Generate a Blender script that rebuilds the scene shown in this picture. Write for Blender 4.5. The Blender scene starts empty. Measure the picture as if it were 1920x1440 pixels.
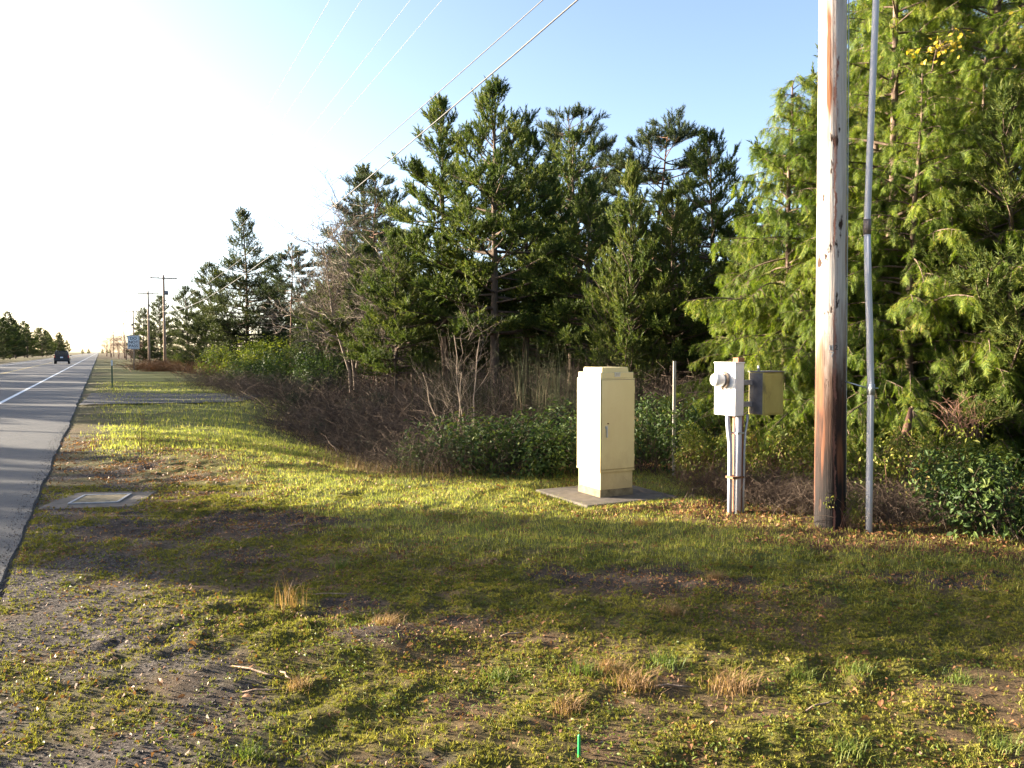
import bpy, bmesh, math, random
import numpy as np
from mathutils import Vector, Matrix

random.seed(5)
rng = np.random.default_rng(5)
scn = bpy.context.scene
COL = scn.collection

# ------------------------------------------------------------------ camera, sky, sun
cam_d = bpy.data.cameras.new('camera')
cam = bpy.data.objects.new('camera', cam_d); COL.objects.link(cam)
cam_d.sensor_width = 36.0
cam_d.lens = 28.1
cam_d.clip_end = 6000
cam_d.clip_start = 0.05
EYE = 1.6
PITCH = math.atan(60 / 1500)
cam.location = (0, 0, EYE)
cam.rotation_euler = (math.pi / 2 - PITCH, 0, 0)
scn.camera = cam

SUN_AZ = math.radians(-76)      # measured from +Y towards +X
SUN_EL = math.radians(11.0)
world = bpy.data.worlds.new('World'); scn.world = world
world.use_nodes = True
wn = world.node_tree.nodes; wl = world.node_tree.links
bg = wn['Background']
sky = wn.new('ShaderNodeTexSky'); sky.sky_type = 'NISHITA'
sky.sun_disc = False
sky.sun_elevation = SUN_EL
sky.sun_rotation = SUN_AZ % (2 * math.pi)
sky.air_density = 0.58; sky.dust_density = 1.6; sky.ozone_density = 0.5
wl.new(sky.outputs[0], bg.inputs[0])
bg.inputs[1].default_value = 0.078
sun_d = bpy.data.lights.new('sun', 'SUN'); sun = bpy.data.objects.new('sun', sun_d); COL.objects.link(sun)
sun_d.energy = 5.0; sun_d.angle = math.radians(0.55); sun_d.color = (1.0, 0.86, 0.66)
SUN = Vector((math.sin(SUN_AZ) * math.cos(SUN_EL), math.cos(SUN_AZ) * math.cos(SUN_EL), math.sin(SUN_EL)))
sun.rotation_euler = SUN.to_track_quat('Z', 'Y').to_euler()
sun.location = (-30, 10, 30)
scn.view_settings.view_transform = 'Standard'
scn.view_settings.look = 'None'
scn.view_settings.gamma = 1.0
scn.view_settings.use_curve_mapping = False
scn.view_settings.exposure = 2.85
cy = scn.cycles
cy.max_bounces = 6; cy.diffuse_bounces = 3; cy.glossy_bounces = 2; cy.transmission_bounces = 3
cy.transparent_max_bounces = 4; cy.volume_bounces = 0
cy.use_denoising = True
cy.sample_clamp_indirect = 6.0

# ------------------------------------------------------------------ road frame and pixel helpers
RD = math.atan((186 - 960) / 1500)               # road heading from +Y
U = np.array([math.sin(RD), math.cos(RD)])       # along the road
NR = np.array([U[1], -U[0]])                     # to the right of the road
ROADZ = -RD                                      # rotation of road-aligned things


def st(s, t):
    p = U * s + NR * t
    return float(p[0]), float(p[1])


def gp(px, py):
    """where the ray through a photo pixel meets flat ground"""
    v = -(py - 720) / 1500
    Y = math.cos(PITCH) + v * math.sin(PITCH); Z = -math.sin(PITCH) + v * math.cos(PITCH)
    k = EYE / -Z
    return (px - 960) / 1500 * k, Y * k


def at(px, d):
    return (px - 960) / 1500 * d, d


def zof(py, d):
    return EYE + (660 - py) / 1500 * d


# ------------------------------------------------------------------ noise
_perm = np.random.default_rng(99).random((256, 256))


def vnoise(x, y, f, seed=0):
    x = np.asarray(x, float) * f + seed * 17.3; y = np.asarray(y, float) * f + seed * 9.7
    xi = np.floor(x).astype(int); yi = np.floor(y).astype(int)
    fx = x - xi; fy = y - yi
    fx = fx * fx * (3 - 2 * fx); fy = fy * fy * (3 - 2 * fy)
    a = _perm[xi % 256, yi % 256]; b = _perm[(xi + 1) % 256, yi % 256]
    c = _perm[xi % 256, (yi + 1) % 256]; d = _perm[(xi + 1) % 256, (yi + 1) % 256]
    return (a * (1 - fx) + b * fx) * (1 - fy) + (c * (1 - fx) + d * fx) * fy


def fbm(x, y, f, octv=4, seed=0):
    r = 0; a = 0.5; n = 0
    for k in range(octv):
        r = r + a * vnoise(x, y, f * 2 ** k, seed + k * 3); n += a; a *= 0.5
    return r / n


def sstep(a, b, x):
    t = np.clip((x - a) / (b - a), 0, 1)
    return t * t * (3 - 2 * t)


def gauss(x, y, cx, cy_, rx, ry):
    return np.exp(-((x - cx) / rx) ** 2 - ((y - cy_) / ry) ** 2)


# ------------------------------------------------------------------ ground shape and zones
EDGE_R, EDGE_L = -0.64, -11.7


def road_edge(s):
    return EDGE_R + 0.10 * (fbm(s, 0 * s, 0.9, 6, 3) - 0.5)


def gz(x, y, fine=True):
    x = np.asarray(x, float); y = np.asarray(y, float)
    t = x * NR[0] + y * NR[1]; s = x * U[0] + y * U[1]
    z = 0 * x
    z = z - 0.55 * np.exp(-((t - 5.0) / 1.7) ** 2) * sstep(9.3, 12.0, s) * (1 - sstep(20, 26, s))
    z = z + 0.10 * (fbm(x, y, 0.35, 3, 1) - 0.5) * sstep(0.2, 1.5, t)
    if fine:
        z = z + (0.06 * (fbm(x, y, 1.9, 3, 4) - 0.5) + 0.036 * (fbm(x, y, 6.0, 3, 7) - 0.5) * sstep(14, 9.5, y) * sstep(-9, -7, x)) * sstep(-0.6, 0.6, t)
        z = z + 0.018 * sstep(0.4, 0.6, fbm(x, y, 1.7, 4, 31)) * sstep(0.45, 0.6, fbm(x, y, 9, 2, 37))
        z = z + 0.012 * (fbm(x, y, 9.0, 2, 7) - 0.5) * sstep(14, 9.5, y)
    # lumps and a scraped spot
    mx, my = gp(730, 1190)
    z = z + 0.06 * gauss(x, y, mx, my, 0.28, 0.22)
    rd = sstep(EDGE_R + 0.10, EDGE_R - 0.22, t) * sstep(EDGE_L - 0.5, EDGE_L + 0.1, t)
    near = np.exp(-((t - EDGE_R - 0.1) / 0.35) ** 2)
    z = z * (1 - 0.6 * near) - 0.006 * near
    # level bed for the concrete pad
    px_, py_ = 1.06, 9.04
    dd = np.maximum(np.abs((x - px_) * NR[0] + (y - py_) * NR[1]) / 0.66, np.abs((x - px_) * U[0] + (y - py_) * U[1]) / 0.62)
    k = 1 - sstep(0.95, 1.35, dd)
    z = z * (1 - k) - 0.03 * k
    vx, vy = gp(188, 934)
    dd = np.maximum(np.abs(x - vx) / 0.75, np.abs(y - vy) / 0.7)
    k = 1 - sstep(0.8, 1.3, dd)
    z = z * (1 - k) - 0.02 * k
    return z * (1 - rd) - 0.07 * rd


def G(x, y):
    return float(gz(np.array([x]), np.array([y]))[0])


def zones(x, y):
    t = x * NR[0] + y * NR[1]; s = x * U[0] + y * U[1]
    n1 = fbm(x, y, 0.8, 4, 11); n2 = fbm(x, y, 2.6, 4, 15); n3 = fbm(x, y, 7, 3, 19)
    gravel = sstep(1.15, 0.25, t + 1.1 * (n1 - 0.5) + 0.5 * (n2 - 0.5)) * (0.35 + 0.65 * sstep(0.36, 0.58, n2 + 0.12 - 0.02 * s))
    # mown verge grass
    q = 0.24 * x + 0.97 * y
    grass = sstep(1.3, 2.3, t + 1.0 * (n1 - 0.5)) * sstep(5.3, 7.0, q + 1.6 * (n1 - 0.5)) * sstep(0.30, 0.5, n2 + 0.10) * (1 - sstep(4.6, 5.8, t + 0.3 * n1) * sstep(8.5, 9.6, s))
    grass = np.maximum(grass, 0.85 * sstep(12.0, 16.0, s) * sstep(-0.35, 0.6, t + 1.2 * (n2 - .5)) * (1 - sstep(4.0, 6.5, t)) * sstep(.32, .5, n2 + .08))
    grass = grass * (1 - 0.8 * np.exp(-((t - 5.0) / 1.4) ** 2) * sstep(9.8, 11.5, s) * (1 - sstep(20, 24, s)))
    dirt = 0 * x
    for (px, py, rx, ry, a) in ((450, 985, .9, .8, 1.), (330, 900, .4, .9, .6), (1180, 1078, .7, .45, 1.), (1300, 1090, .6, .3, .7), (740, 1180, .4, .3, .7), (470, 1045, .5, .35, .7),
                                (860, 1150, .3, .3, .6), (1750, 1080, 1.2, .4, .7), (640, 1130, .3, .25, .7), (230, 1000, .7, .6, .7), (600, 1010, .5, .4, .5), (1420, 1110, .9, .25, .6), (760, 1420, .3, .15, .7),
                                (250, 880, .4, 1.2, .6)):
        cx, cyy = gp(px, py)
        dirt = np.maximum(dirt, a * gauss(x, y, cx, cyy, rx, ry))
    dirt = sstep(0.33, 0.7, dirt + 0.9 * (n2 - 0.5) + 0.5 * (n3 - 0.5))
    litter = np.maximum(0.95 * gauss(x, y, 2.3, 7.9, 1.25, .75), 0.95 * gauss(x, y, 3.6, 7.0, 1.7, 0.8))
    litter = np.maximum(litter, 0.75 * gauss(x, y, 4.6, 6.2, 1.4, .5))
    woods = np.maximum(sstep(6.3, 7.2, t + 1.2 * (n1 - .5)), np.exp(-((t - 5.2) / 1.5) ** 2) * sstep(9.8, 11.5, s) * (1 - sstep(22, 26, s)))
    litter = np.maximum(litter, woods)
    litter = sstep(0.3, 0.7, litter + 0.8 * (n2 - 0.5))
    moss = sstep(0.30, 0.58, 0.55 * fbm(x, y, 1.7, 4, 31) + 0.45 * fbm(x, y, 5.5, 4, 33) + 0.25 * (n3 - 0.5) + 0.02)
    return dict(gravel=gravel, grass=grass, dirt=dirt, litter=litter, moss=moss)


# ------------------------------------------------------------------ materials
def new_mat(name):
    m = bpy.data.materials.new(name); m.use_nodes = True
    return m, m.node_tree.nodes, m.node_tree.links, m.node_tree.nodes['Principled BSDF']


def ramp(nodes, stops, interp='LINEAR'):
    r = nodes.new('ShaderNodeValToRGB'); r.color_ramp.interpolation = interp
    els = r.color_ramp.elements
    while len(els) < len(stops): els.new(0.5)
    for e, (p, c) in zip(els, stops):
        e.position = p; e.color = (*c, 1)
    return r


def noise_n(nodes, links, scale, detail=4, rough=0.55, vec=None, dist=0.0):
    n = nodes.new('ShaderNodeTexNoise'); n.inputs['Scale'].default_value = scale
    n.inputs['Detail'].default_value = detail; n.inputs['Roughness'].default_value = rough
    n.inputs['Distortion'].default_value = dist
    if vec is not None: links.new(vec, n.inputs['Vector'])
    return n


def coords(nodes, links, scale=(1, 1, 1), kind='Object'):
    tc = nodes.new('ShaderNodeTexCoord'); mp = nodes.new('ShaderNodeMapping')
    mp.inputs['Scale'].default_value = scale
    links.new(tc.outputs[kind], mp.inputs['Vector'])
    return mp.outputs['Vector']


def mixc(nodes, links, fac, a, b, mode='MIX'):
    m = nodes.new('ShaderNodeMix'); m.data_type = 'RGBA'; m.blend_type = mode
    for sock, v in ((m.inputs[0], fac), (m.inputs[6], a), (m.inputs[7], b)):
        if hasattr(v, 'is_output'): links.new(v, sock)
        elif isinstance(v, tuple): sock.default_value = (*v, 1)
        else: sock.default_value = v
    return m.outputs[2]


def bump(nodes, links, b, height, strength=0.4, dist=0.02):
    n = nodes.new('ShaderNodeBump'); n.inputs['Strength'].default_value = strength; n.inputs['Distance'].default_value = dist
    links.new(height, n.inputs['Height']); links.new(n.outputs[0], b.inputs['Normal'])


def leaf_mat(name, stops, transl=0.35, rough=0.5, spec=0.35, tscale=1.25, nscale=0.9):
    """leaves or needles: colour from one leaf to the next and from one region of the plant to the next"""
    m, N, L, b = new_mat(name)
    geo = N.new('ShaderNodeNewGeometry')
    nz = noise_n(N, L, nscale, 2, 0.5, geo.outputs['Position'])
    add = N.new('ShaderNodeMath'); add.operation = 'MULTIPLY_ADD'
    L.new(geo.outputs['Random Per Island'], add.inputs[0]); add.inputs[1].default_value = 0.62
    mp = N.new('ShaderNodeMapRange'); mp.inputs['From Min'].default_value = 0.3; mp.inputs['From Max'].default_value = 0.7
    mp.inputs['To Max'].default_value = 0.38
    L.new(nz.outputs['Fac'], mp.inputs['Value']); L.new(mp.outputs[0], add.inputs[2])
    r = ramp(N, stops); L.new(add.outputs[0], r.inputs[0])
    L.new(r.outputs[0], b.inputs['Base Color'])
    b.inputs['Roughness'].default_value = rough; b.inputs['Specular IOR Level'].default_value = spec
    tr = N.new('ShaderNodeBsdfTranslucent')
    sc = mixc(N, L, 1.0, r.outputs[0], (tscale, tscale * 1.05, tscale * 0.6), 'MULTIPLY')
    L.new(sc, tr.inputs['Color'])
    mx = N.new('ShaderNodeMixShader'); mx.inputs[0].default_value = transl
    L.new(b.outputs[0], mx.inputs[1]); L.new(tr.outputs[0], mx.inputs[2])
    L.new(mx.outputs[0], N['Material Output'].inputs['Surface'])
    return m


def plain(name, col, rough=0.6, metal=0.0, var=0.12, scale=6, bumpk=0.0, spec=0.5):
    m, N, L, b = new_mat(name)
    v = coords(N, L)
    nz = noise_n(N, L, scale, 5, 0.6, v)
    lo = tuple(c * (1 - var) for c in col); hi = tuple(min(1, c * (1 + var)) for c in col)
    r = ramp(N, [(0.3, lo), (0.7, hi)]); L.new(nz.outputs['Fac'], r.inputs[0]); L.new(r.outputs[0], b.inputs['Base Color'])
    b.inputs['Roughness'].default_value = rough; b.inputs['Metallic'].default_value = metal
    b.inputs['Specular IOR Level'].default_value = spec
    if bumpk: bump(N, L, b, nz.outputs['Fac'], bumpk, 0.01)
    return m


def bark(name, a, c, zs=0.15, scale=18):
    m, N, L, b = new_mat(name)
    v = coords(N, L, (1, 1, zs))
    nz = noise_n(N, L, scale, 6, 0.65, v); r = ramp(N, [(0.3, a), (0.72, c)])
    L.new(nz.outputs['Fac'], r.inputs[0]); L.new(r.outputs[0], b.inputs['Base Color'])
    b.inputs['Roughness'].default_value = 0.9; b.inputs['Specular IOR Level'].default_value = 0.2
    bump(N, L, b, nz.outputs['Fac'], 0.7, 0.02)
    return m


M = {}
M['pine'] = leaf_mat('pine_needles', [(0.0, (0.018, 0.034, 0.012)), (0.45, (0.050, 0.076, 0.018)), (0.8, (0.12, 0.14, 0.028)), (1.0, (0.21, 0.20, 0.045))], 0.28, 0.6, 0.15)
M['pine_yellow'] = leaf_mat('young_pine_needles', [(0.0, (0.03, 0.05, 0.014)), (0.5, (0.07, 0.098, 0.022)), (1.0, (0.17, 0.165, 0.04))], 0.3, 0.6, 0.15)
M['pine_blue'] = leaf_mat('old_pine_needles', [(0.0, (0.016, 0.028, 0.013)), (0.5, (0.038, 0.056, 0.022)), (1.0, (0.085, 0.095, 0.035))], 0.22, 0.6, 0.15)
M['spruce'] = leaf_mat('spruce_needles', [(0.0, (0.018, 0.030, 0.012)), (0.5, (0.045, 0.060, 0.020)), (1.0, (0.10, 0.10, 0.035))], 0.2, 0.65, 0.12)
M['cedar'] = leaf_mat('cedar_fronds', [(0.0, (0.03, 0.06, 0.012)), (0.4, (0.085, 0.13, 0.018)), (0.72, (0.16, 0.20, 0.026)), (0.92, (0.27, 0.26, 0.042)), (0.97, (0.28, 0.15, 0.06)), (1.0, (0.20, 0.10, 0.05))], 0.38, 0.6, 0.2, nscale=1.6)
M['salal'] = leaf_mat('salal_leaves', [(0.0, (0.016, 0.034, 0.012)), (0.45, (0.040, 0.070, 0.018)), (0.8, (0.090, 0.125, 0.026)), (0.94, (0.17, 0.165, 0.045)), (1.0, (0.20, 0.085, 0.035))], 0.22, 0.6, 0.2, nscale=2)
M['shade_dark'] = leaf_mat('shade_darkened_leaves', [(0.0, (0.008, 0.018, 0.009)), (0.6, (0.022, 0.040, 0.016)), (1.0, (0.06, 0.08, 0.03))], 0.12, 0.6, 0.15, nscale=2)  # leaf colour darkened as painted shade for right-hand bushes; hollow bushes use it too
M['salal_warm'] = leaf_mat('sun_tinted_salal_leaves', [(0.0, (0.05, 0.075, 0.015)), (0.4, (0.12, 0.15, 0.022)), (0.7, (0.22, 0.22, 0.035)), (0.85, (0.27, 0.20, 0.05)), (1.0, (0.26, 0.085, 0.035))], 0.3, 0.55, 0.25, nscale=2.5)  # salal with more yellow and red leaves, brightened to put sunlight in
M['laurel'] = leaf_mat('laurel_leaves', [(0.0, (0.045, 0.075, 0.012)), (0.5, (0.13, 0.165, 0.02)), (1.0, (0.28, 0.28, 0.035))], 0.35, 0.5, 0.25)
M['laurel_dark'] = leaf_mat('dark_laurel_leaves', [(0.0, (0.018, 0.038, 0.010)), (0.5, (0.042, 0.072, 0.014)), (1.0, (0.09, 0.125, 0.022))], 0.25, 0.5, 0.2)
M['maple'] = leaf_mat('yellow_maple_leaves', [(0.0, (0.30, 0.22, 0.025)), (1.0, (0.52, 0.40, 0.04))], 0.4, 0.5)
M['broom'] = leaf_mat('broom_twigs', [(0.0, (0.022, 0.030, 0.016)), (0.6, (0.045, 0.052, 0.024)), (1.0, (0.09, 0.065, 0.04))], 0.05, 0.8, 0.1)
M['bramble'] = leaf_mat('bramble_canes', [(0.0, (0.035, 0.026, 0.021)), (0.6, (0.085, 0.062, 0.048)), (1.0, (0.23, 0.175, 0.13))], 0.0, 0.8, 0.1)
M['bracken'] = leaf_mat('dead_bracken', [(0.0, (0.12, 0.055, 0.02)), (0.6, (0.24, 0.12, 0.045)), (1.0, (0.36, 0.21, 0.09))], 0.3, 0.7)
M['twig'] = leaf_mat('bare_twigs', [(0.0, (0.11, 0.085, 0.065)), (1.0, (0.27, 0.21, 0.16))], 0.0, 0.8)
M['twig_red'] = leaf_mat('reddish_twigs', [(0.0, (0.14, 0.07, 0.045)), (1.0, (0.28, 0.16, 0.11))], 0.0, 0.8)
M['grass'] = leaf_mat('green_grass', [(0.0, (0.085, 0.13, 0.04)), (0.4, (0.23, 0.255, 0.055)), (0.7, (0.36, 0.345, 0.085)), (1.0, (0.50, 0.40, 0.19))], 0.45, 0.6, 0.2, 1.3, nscale=2.5)
M['tuft_green'] = leaf_mat('tuft_grass', [(0.0, (0.05, 0.085, 0.02)), (0.6, (0.11, 0.15, 0.03)), (1.0, (0.22, 0.21, 0.06))], 0.35, 0.55, 0.2)
M['straw'] = leaf_mat('straw', [(0.0, (0.15, 0.085, 0.04)), (0.6, (0.29, 0.18, 0.085)), (1.0, (0.42, 0.30, 0.15))], 0.3, 0.7)
M['drygrass'] = leaf_mat('dry_grass', [(0.0, (0.10, 0.058, 0.03)), (0.6, (0.21, 0.135, 0.065)), (1.0, (0.36, 0.26, 0.13))], 0.25, 0.7)
M['moss'] = leaf_mat('moss_shoots', [(0.0, (0.075, 0.08, 0.022)), (0.5, (0.19, 0.19, 0.035)), (1.0, (0.33, 0.28, 0.06))], 0.25, 0.8, 0.1, nscale=3)
M['weed'] = leaf_mat('low_weeds', [(0.0, (0.05, 0.08, 0.014)), (0.6, (0.12, 0.16, 0.025)), (1.0, (0.22, 0.20, 0.04))], 0.3, 0.5, 0.3, nscale=3)
M['leaf'] = leaf_mat('fallen_leaves', [(0.0, (0.07, 0.035, 0.02)), (0.5, (0.19, 0.085, 0.035)), (0.85, (0.30, 0.15, 0.06)), (1.0, (0.42, 0.26, 0.12))], 0.2, 0.6, nscale=3)
M['bark_pine'] = bark('pine_bark', (0.055, 0.040, 0.032), (0.16, 0.115, 0.085))
M['bark_red'] = bark('reddish_pine_bark', (0.07, 0.04, 0.027), (0.19, 0.105, 0.07))
M['bark_cedar'] = bark('cedar_bark', (0.06, 0.04, 0.03), (0.20, 0.145, 0.11))
M['concrete'] = plain('weathered_concrete', (0.115, 0.10, 0.085), 0.9, 0, 0.3, 9, 0.35, 0.2)
M['conc_dark'] = plain('mossy_concrete', (0.20, 0.165, 0.10), 0.92, 0, 0.4, 14, 0.4, 0.2)
M['galv'] = plain('galvanised_steel', (0.42, 0.44, 0.46), 0.45, 0.6, 0.15, 20)
M['dark_metal'] = plain('dark_steel', (0.09, 0.085, 0.08), 0.5, 0.7, 0.2, 20)
M['rust'] = plain('rusty_steel', (0.20, 0.10, 0.05), 0.8, 0.2, 0.4, 30)
M['pvc'] = plain('grey_plastic_pipe', (0.48, 0.49, 0.54), 0.38, 0, 0.06, 8)
M['coupling'] = plain('pipe_coupling', (0.16, 0.13, 0.12), 0.6, 0, 0.2, 20)
M['white_paint'] = plain('white_enamel', (0.74, 0.74, 0.75), 0.4, 0, 0.05, 12)
M['glass'] = plain('meter_glass', (0.72, 0.72, 0.70), 0.12, 0, 0.05, 5)
M['meter_ring'] = plain('meter_ring_metal', (0.26, 0.20, 0.15), 0.5, 0.4, 0.15, 20)
M['cable'] = plain('cable_sheath', (0.055, 0.055, 0.058), 0.7, 0, 0.15, 3)
M['wire'] = plain('bare_conductor', (0.16, 0.155, 0.15), 0.6, 0.2, 0.1, 3)
M['post_wood'] = bark('red_brown_post', (0.17, 0.075, 0.045), (0.36, 0.19, 0.12), 0.08, 40)
M['grey_wood'] = bark('silvered_wood', (0.20, 0.18, 0.15), (0.42, 0.39, 0.34), 0.06, 40)
M['far_pole'] = bark('far_pole_wood', (0.20, 0.13, 0.09), (0.36, 0.27, 0.20), 0.1, 20)
M['sign_white'] = plain('sign_white', (0.72, 0.74, 0.76), 0.35, 0, 0.04, 6)
M['sign_black'] = plain('sign_black', (0.02, 0.02, 0.022), 0.5, 0, 0.1, 6)
M['green_post'] = plain('green_steel_post', (0.05, 0.10, 0.06), 0.5, 0.2, 0.2, 10)
M['reflector'] = plain('white_reflector', (0.8, 0.8, 0.8), 0.3, 0, 0.03, 6)
M['green_plastic'] = plain('green_plastic', (0.02, 0.36, 0.10), 0.4, 0, 0.1, 20)
M['car_paint'] = plain('dark_car_paint', (0.035, 0.03, 0.035), 0.22, 0.3, 0.1, 3)
M['car_glass'] = plain('tinted_glass', (0.015, 0.022, 0.03), 0.06, 0, 0.1, 3, spec=0.8)
M['tail'] = plain('tail_lamp_lens', (0.42, 0.02, 0.02), 0.2, 0, 0.1, 10)
M['rubber'] = plain('tyre_rubber', (0.018, 0.018, 0.018), 0.85, 0, 0.2, 20)
M['plate'] = plain('number_plate', (0.75, 0.77, 0.8), 0.4, 0, 0.04, 10)
M['bumper'] = plain('black_bumper', (0.025, 0.025, 0.027), 0.6, 0, 0.1, 10)
M['stone'] = leaf_mat('gravel_stones', [(0.0, (0.035, 0.03, 0.028)), (0.7, (0.085, 0.074, 0.066)), (1.0, (0.17, 0.15, 0.135))], 0.0, 0.85)
M['stick'] = bark('dead_stick', (0.14, 0.09, 0.06), (0.36, 0.27, 0.20), 0.3, 40)


def cabinet_mat():
    m, N, L, b = new_mat('almond_enamel')
    v = coords(N, L, (1, 1, 0.5))
    n1 = noise_n(N, L, 3.0, 5, 0.6, v); n2 = noise_n(N, L, 60, 3, 0.6, v)
    r = ramp(N, [(0.3, (0.60, 0.50, 0.26)), (0.7, (0.66, 0.58, 0.31))]); L.new(n1.outputs['Fac'], r.inputs[0])
    r2 = ramp(N, [(0.62, (1, 1, 1)), (0.75, (0.78, 0.72, 0.6))]); L.new(n2.outputs['Fac'], r2.inputs[0])
    n3 = noise_n(N, L, 9, 5, 0.7, v)
    sp = N.new('ShaderNodeSeparateXYZ'); tc = N.new('ShaderNodeTexCoord'); L.new(tc.outputs['Object'], sp.inputs[0])
    dm = N.new('ShaderNodeMath'); dm.operation = 'MULTIPLY_ADD'; L.new(n3.outputs['Fac'], dm.inputs[0]); dm.inputs[1].default_value = -0.7; L.new(sp.outputs['Z'], dm.inputs[2])
    mr = N.new('ShaderNodeMapRange'); mr.inputs['From Min'].default_value = -0.25; mr.inputs['From Max'].default_value = 0.15; mr.inputs['To Min'].default_value = 0.6; mr.inputs['To Max'].default_value = 0.0
    L.new(dm.outputs[0], mr.inputs['Value'])
    cc = mixc(N, L, 0.5, r.outputs[0], r2.outputs[0], 'MULTIPLY')
    L.new(mixc(N, L, mr.outputs[0], cc, (0.34, 0.24, 0.13)), b.inputs['Base Color'])
    b.inputs['Roughness'].default_value = 0.45
    return m


def panel_mat():
    m, N, L, b = new_mat('stained_olive_enamel')
    v = coords(N, L, (1, 1, 0.35))
    n1 = noise_n(N, L, 9, 6, 0.65, v)
    r = ramp(N, [(0.28, (0.13, 0.115, 0.06)), (0.45, (0.36, 0.32, 0.10)), (0.75, (0.44, 0.39, 0.13))]); L.new(n1.outputs['Fac'], r.inputs[0])
    L.new(r.outputs[0], b.inputs['Base Color']); b.inputs['Roughness'].default_value = 0.55
    return m


M['cabinet'] = cabinet_mat()
M['panel'] = panel_mat()
M['gasket'] = plain('door_gasket_rubber', (0.20, 0.155, 0.085), 0.8, 0, 0.2, 20)
M['panel_grey'] = plain('grey_enamel_and_shade', (0.13, 0.125, 0.135), 0.6, 0.1, 0.3, 12)  # plain dark grey; also colours the painted shade on the panel box side


def pole_mat():
    """bleached sapwood above, creosote brown below, long cracks and dark gouges"""
    m, N, L, b = new_mat('weathered_pole_wood')
    tc = N.new('ShaderNodeTexCoord')
    sp = N.new('ShaderNodeSeparateXYZ'); L.new(tc.outputs['Object'], sp.inputs[0])
    mp = N.new('ShaderNodeMapping'); mp.inputs['Scale'].default_value = (1, 1, 0.035); L.new(tc.outputs['Object'], mp.inputs['Vector'])
    grain = noise_n(N, L, 60, 7, 0.7, mp.outputs[0])
    mp2 = N.new('ShaderNodeMapping'); mp2.inputs['Scale'].default_value = (1, 1, 0.16); L.new(tc.outputs['Object'], mp2.inputs['Vector'])
    patch = noise_n(N, L, 7, 5, 0.6, mp2.outputs[0], 0.4)
    white = ramp(N, [(0.25, (0.34, 0.28, 0.24)), (0.5, (0.54, 0.485, 0.44)), (0.75, (0.66, 0.61, 0.57))]); L.new(grain.outputs['Fac'], white.inputs[0])
    brown = ramp(N, [(0.25, (0.03, 0.015, 0.010)), (0.5, (0.08, 0.038, 0.024)), (0.75, (0.14, 0.075, 0.05))]); L.new(grain.outputs['Fac'], brown.inputs[0])
    # stain line: rises and falls round the pole
    zz = N.new('ShaderNodeMath'); zz.operation = 'MULTIPLY_ADD'; L.new(patch.outputs['Fac'], zz.inputs[0]); zz.inputs[1].default_value = -1.5
    L.new(sp.outputs['Z'], zz.inputs[2])
    mr = N.new('ShaderNodeMapRange'); mr.interpolation_type = 'SMOOTHSTEP'; L.new(zz.outputs[0], mr.inputs['Value']); mr.inputs['From Min'].default_value = 0.45; mr.inputs['From Max'].default_value = 1.45
    c = mixc(N, L, mr.outputs[0], brown.outputs[0], white.outputs[0])
    # creosote-black foot, with the shade at the base painted in too
    mr2 = N.new('ShaderNodeMapRange'); mr2.interpolation_type = 'SMOOTHSTEP'; L.new(zz.outputs[0], mr2.inputs['Value']); mr2.inputs['From Min'].default_value = -0.45; mr2.inputs['From Max'].default_value = 0.95
    c = mixc(N, L, mr2.outputs[0], (0.014, 0.011, 0.011), c)
    # orange streaks and black gouges
    mp3 = N.new('ShaderNodeMapping'); mp3.inputs['Scale'].default_value = (1, 1, 0.09); mp3.inputs['Location'].default_value = (3, 1, 7.4); L.new(tc.outputs['Object'], mp3.inputs['Vector'])
    st_ = noise_n(N, L, 9, 3, 0.5, mp3.outputs[0])
    sr = ramp(N, [(0.55, (0, 0, 0)), (0.66, (1, 1, 1))]); L.new(st_.outputs['Fac'], sr.inputs[0])
    c = mixc(N, L, sr.outputs[0], c, (0.19, 0.075, 0.038))
    mp4 = N.new('ShaderNodeMapping'); mp4.inputs['Scale'].default_value = (1, 1, 0.3); mp4.inputs['Location'].default_value = (1.7, 4, 2.2); L.new(tc.outputs['Object'], mp4.inputs['Vector'])
    go = noise_n(N, L, 11, 4, 0.6, mp4.outputs[0])
    gr = ramp(N, [(0.62, (0, 0, 0)), (0.66, (1, 1, 1))]); L.new(go.outputs['Fac'], gr.inputs[0])
    c = mixc(N, L, gr.outputs[0], c, (0.05, 0.028, 0.02))
    at_ = N.new('ShaderNodeMath'); at_.operation = 'ARCTAN2'; L.new(sp.outputs['Y'], at_.inputs[0]); L.new(sp.outputs['X'], at_.inputs[1])
    mp5 = N.new('ShaderNodeMapping'); mp5.inputs['Scale'].default_value = (1, 1, 0.5); L.new(tc.outputs['Object'], mp5.inputs['Vector'])
    rn = noise_n(N, L, 14, 5, 0.7, mp5.outputs[0])
    a1 = N.new('ShaderNodeMath'); a1.operation = 'MULTIPLY_ADD'; L.new(rn.outputs['Fac'], a1.inputs[0]); a1.inputs[1].default_value = 0.7; L.new(at_.outputs[0], a1.inputs[2])
    a2 = N.new('ShaderNodeMath'); a2.operation = 'ADD'; L.new(a1.outputs[0], a2.inputs[0]); a2.inputs[1].default_value = 1.70 - 0.35
    a3 = N.new('ShaderNodeMath'); a3.operation = 'ABSOLUTE'; L.new(a2.outputs[0], a3.inputs[0])
    rr_ = ramp(N, [(0.05, (1, 1, 1)), (0.13, (0, 0, 0))]); L.new(a3.outputs[0], rr_.inputs[0])
    fl = ramp(N, [(0.42, (0, 0, 0)), (0.52, (1, 1, 1))]); L.new(patch.outputs['Fac'], fl.inputs[0])
    rm = mixc(N, L, 1.0, rr_.outputs[0], fl.outputs[0], 'MULTIPLY')
    c = mixc(N, L, rm, c, (0.27, 0.12, 0.085))
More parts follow.
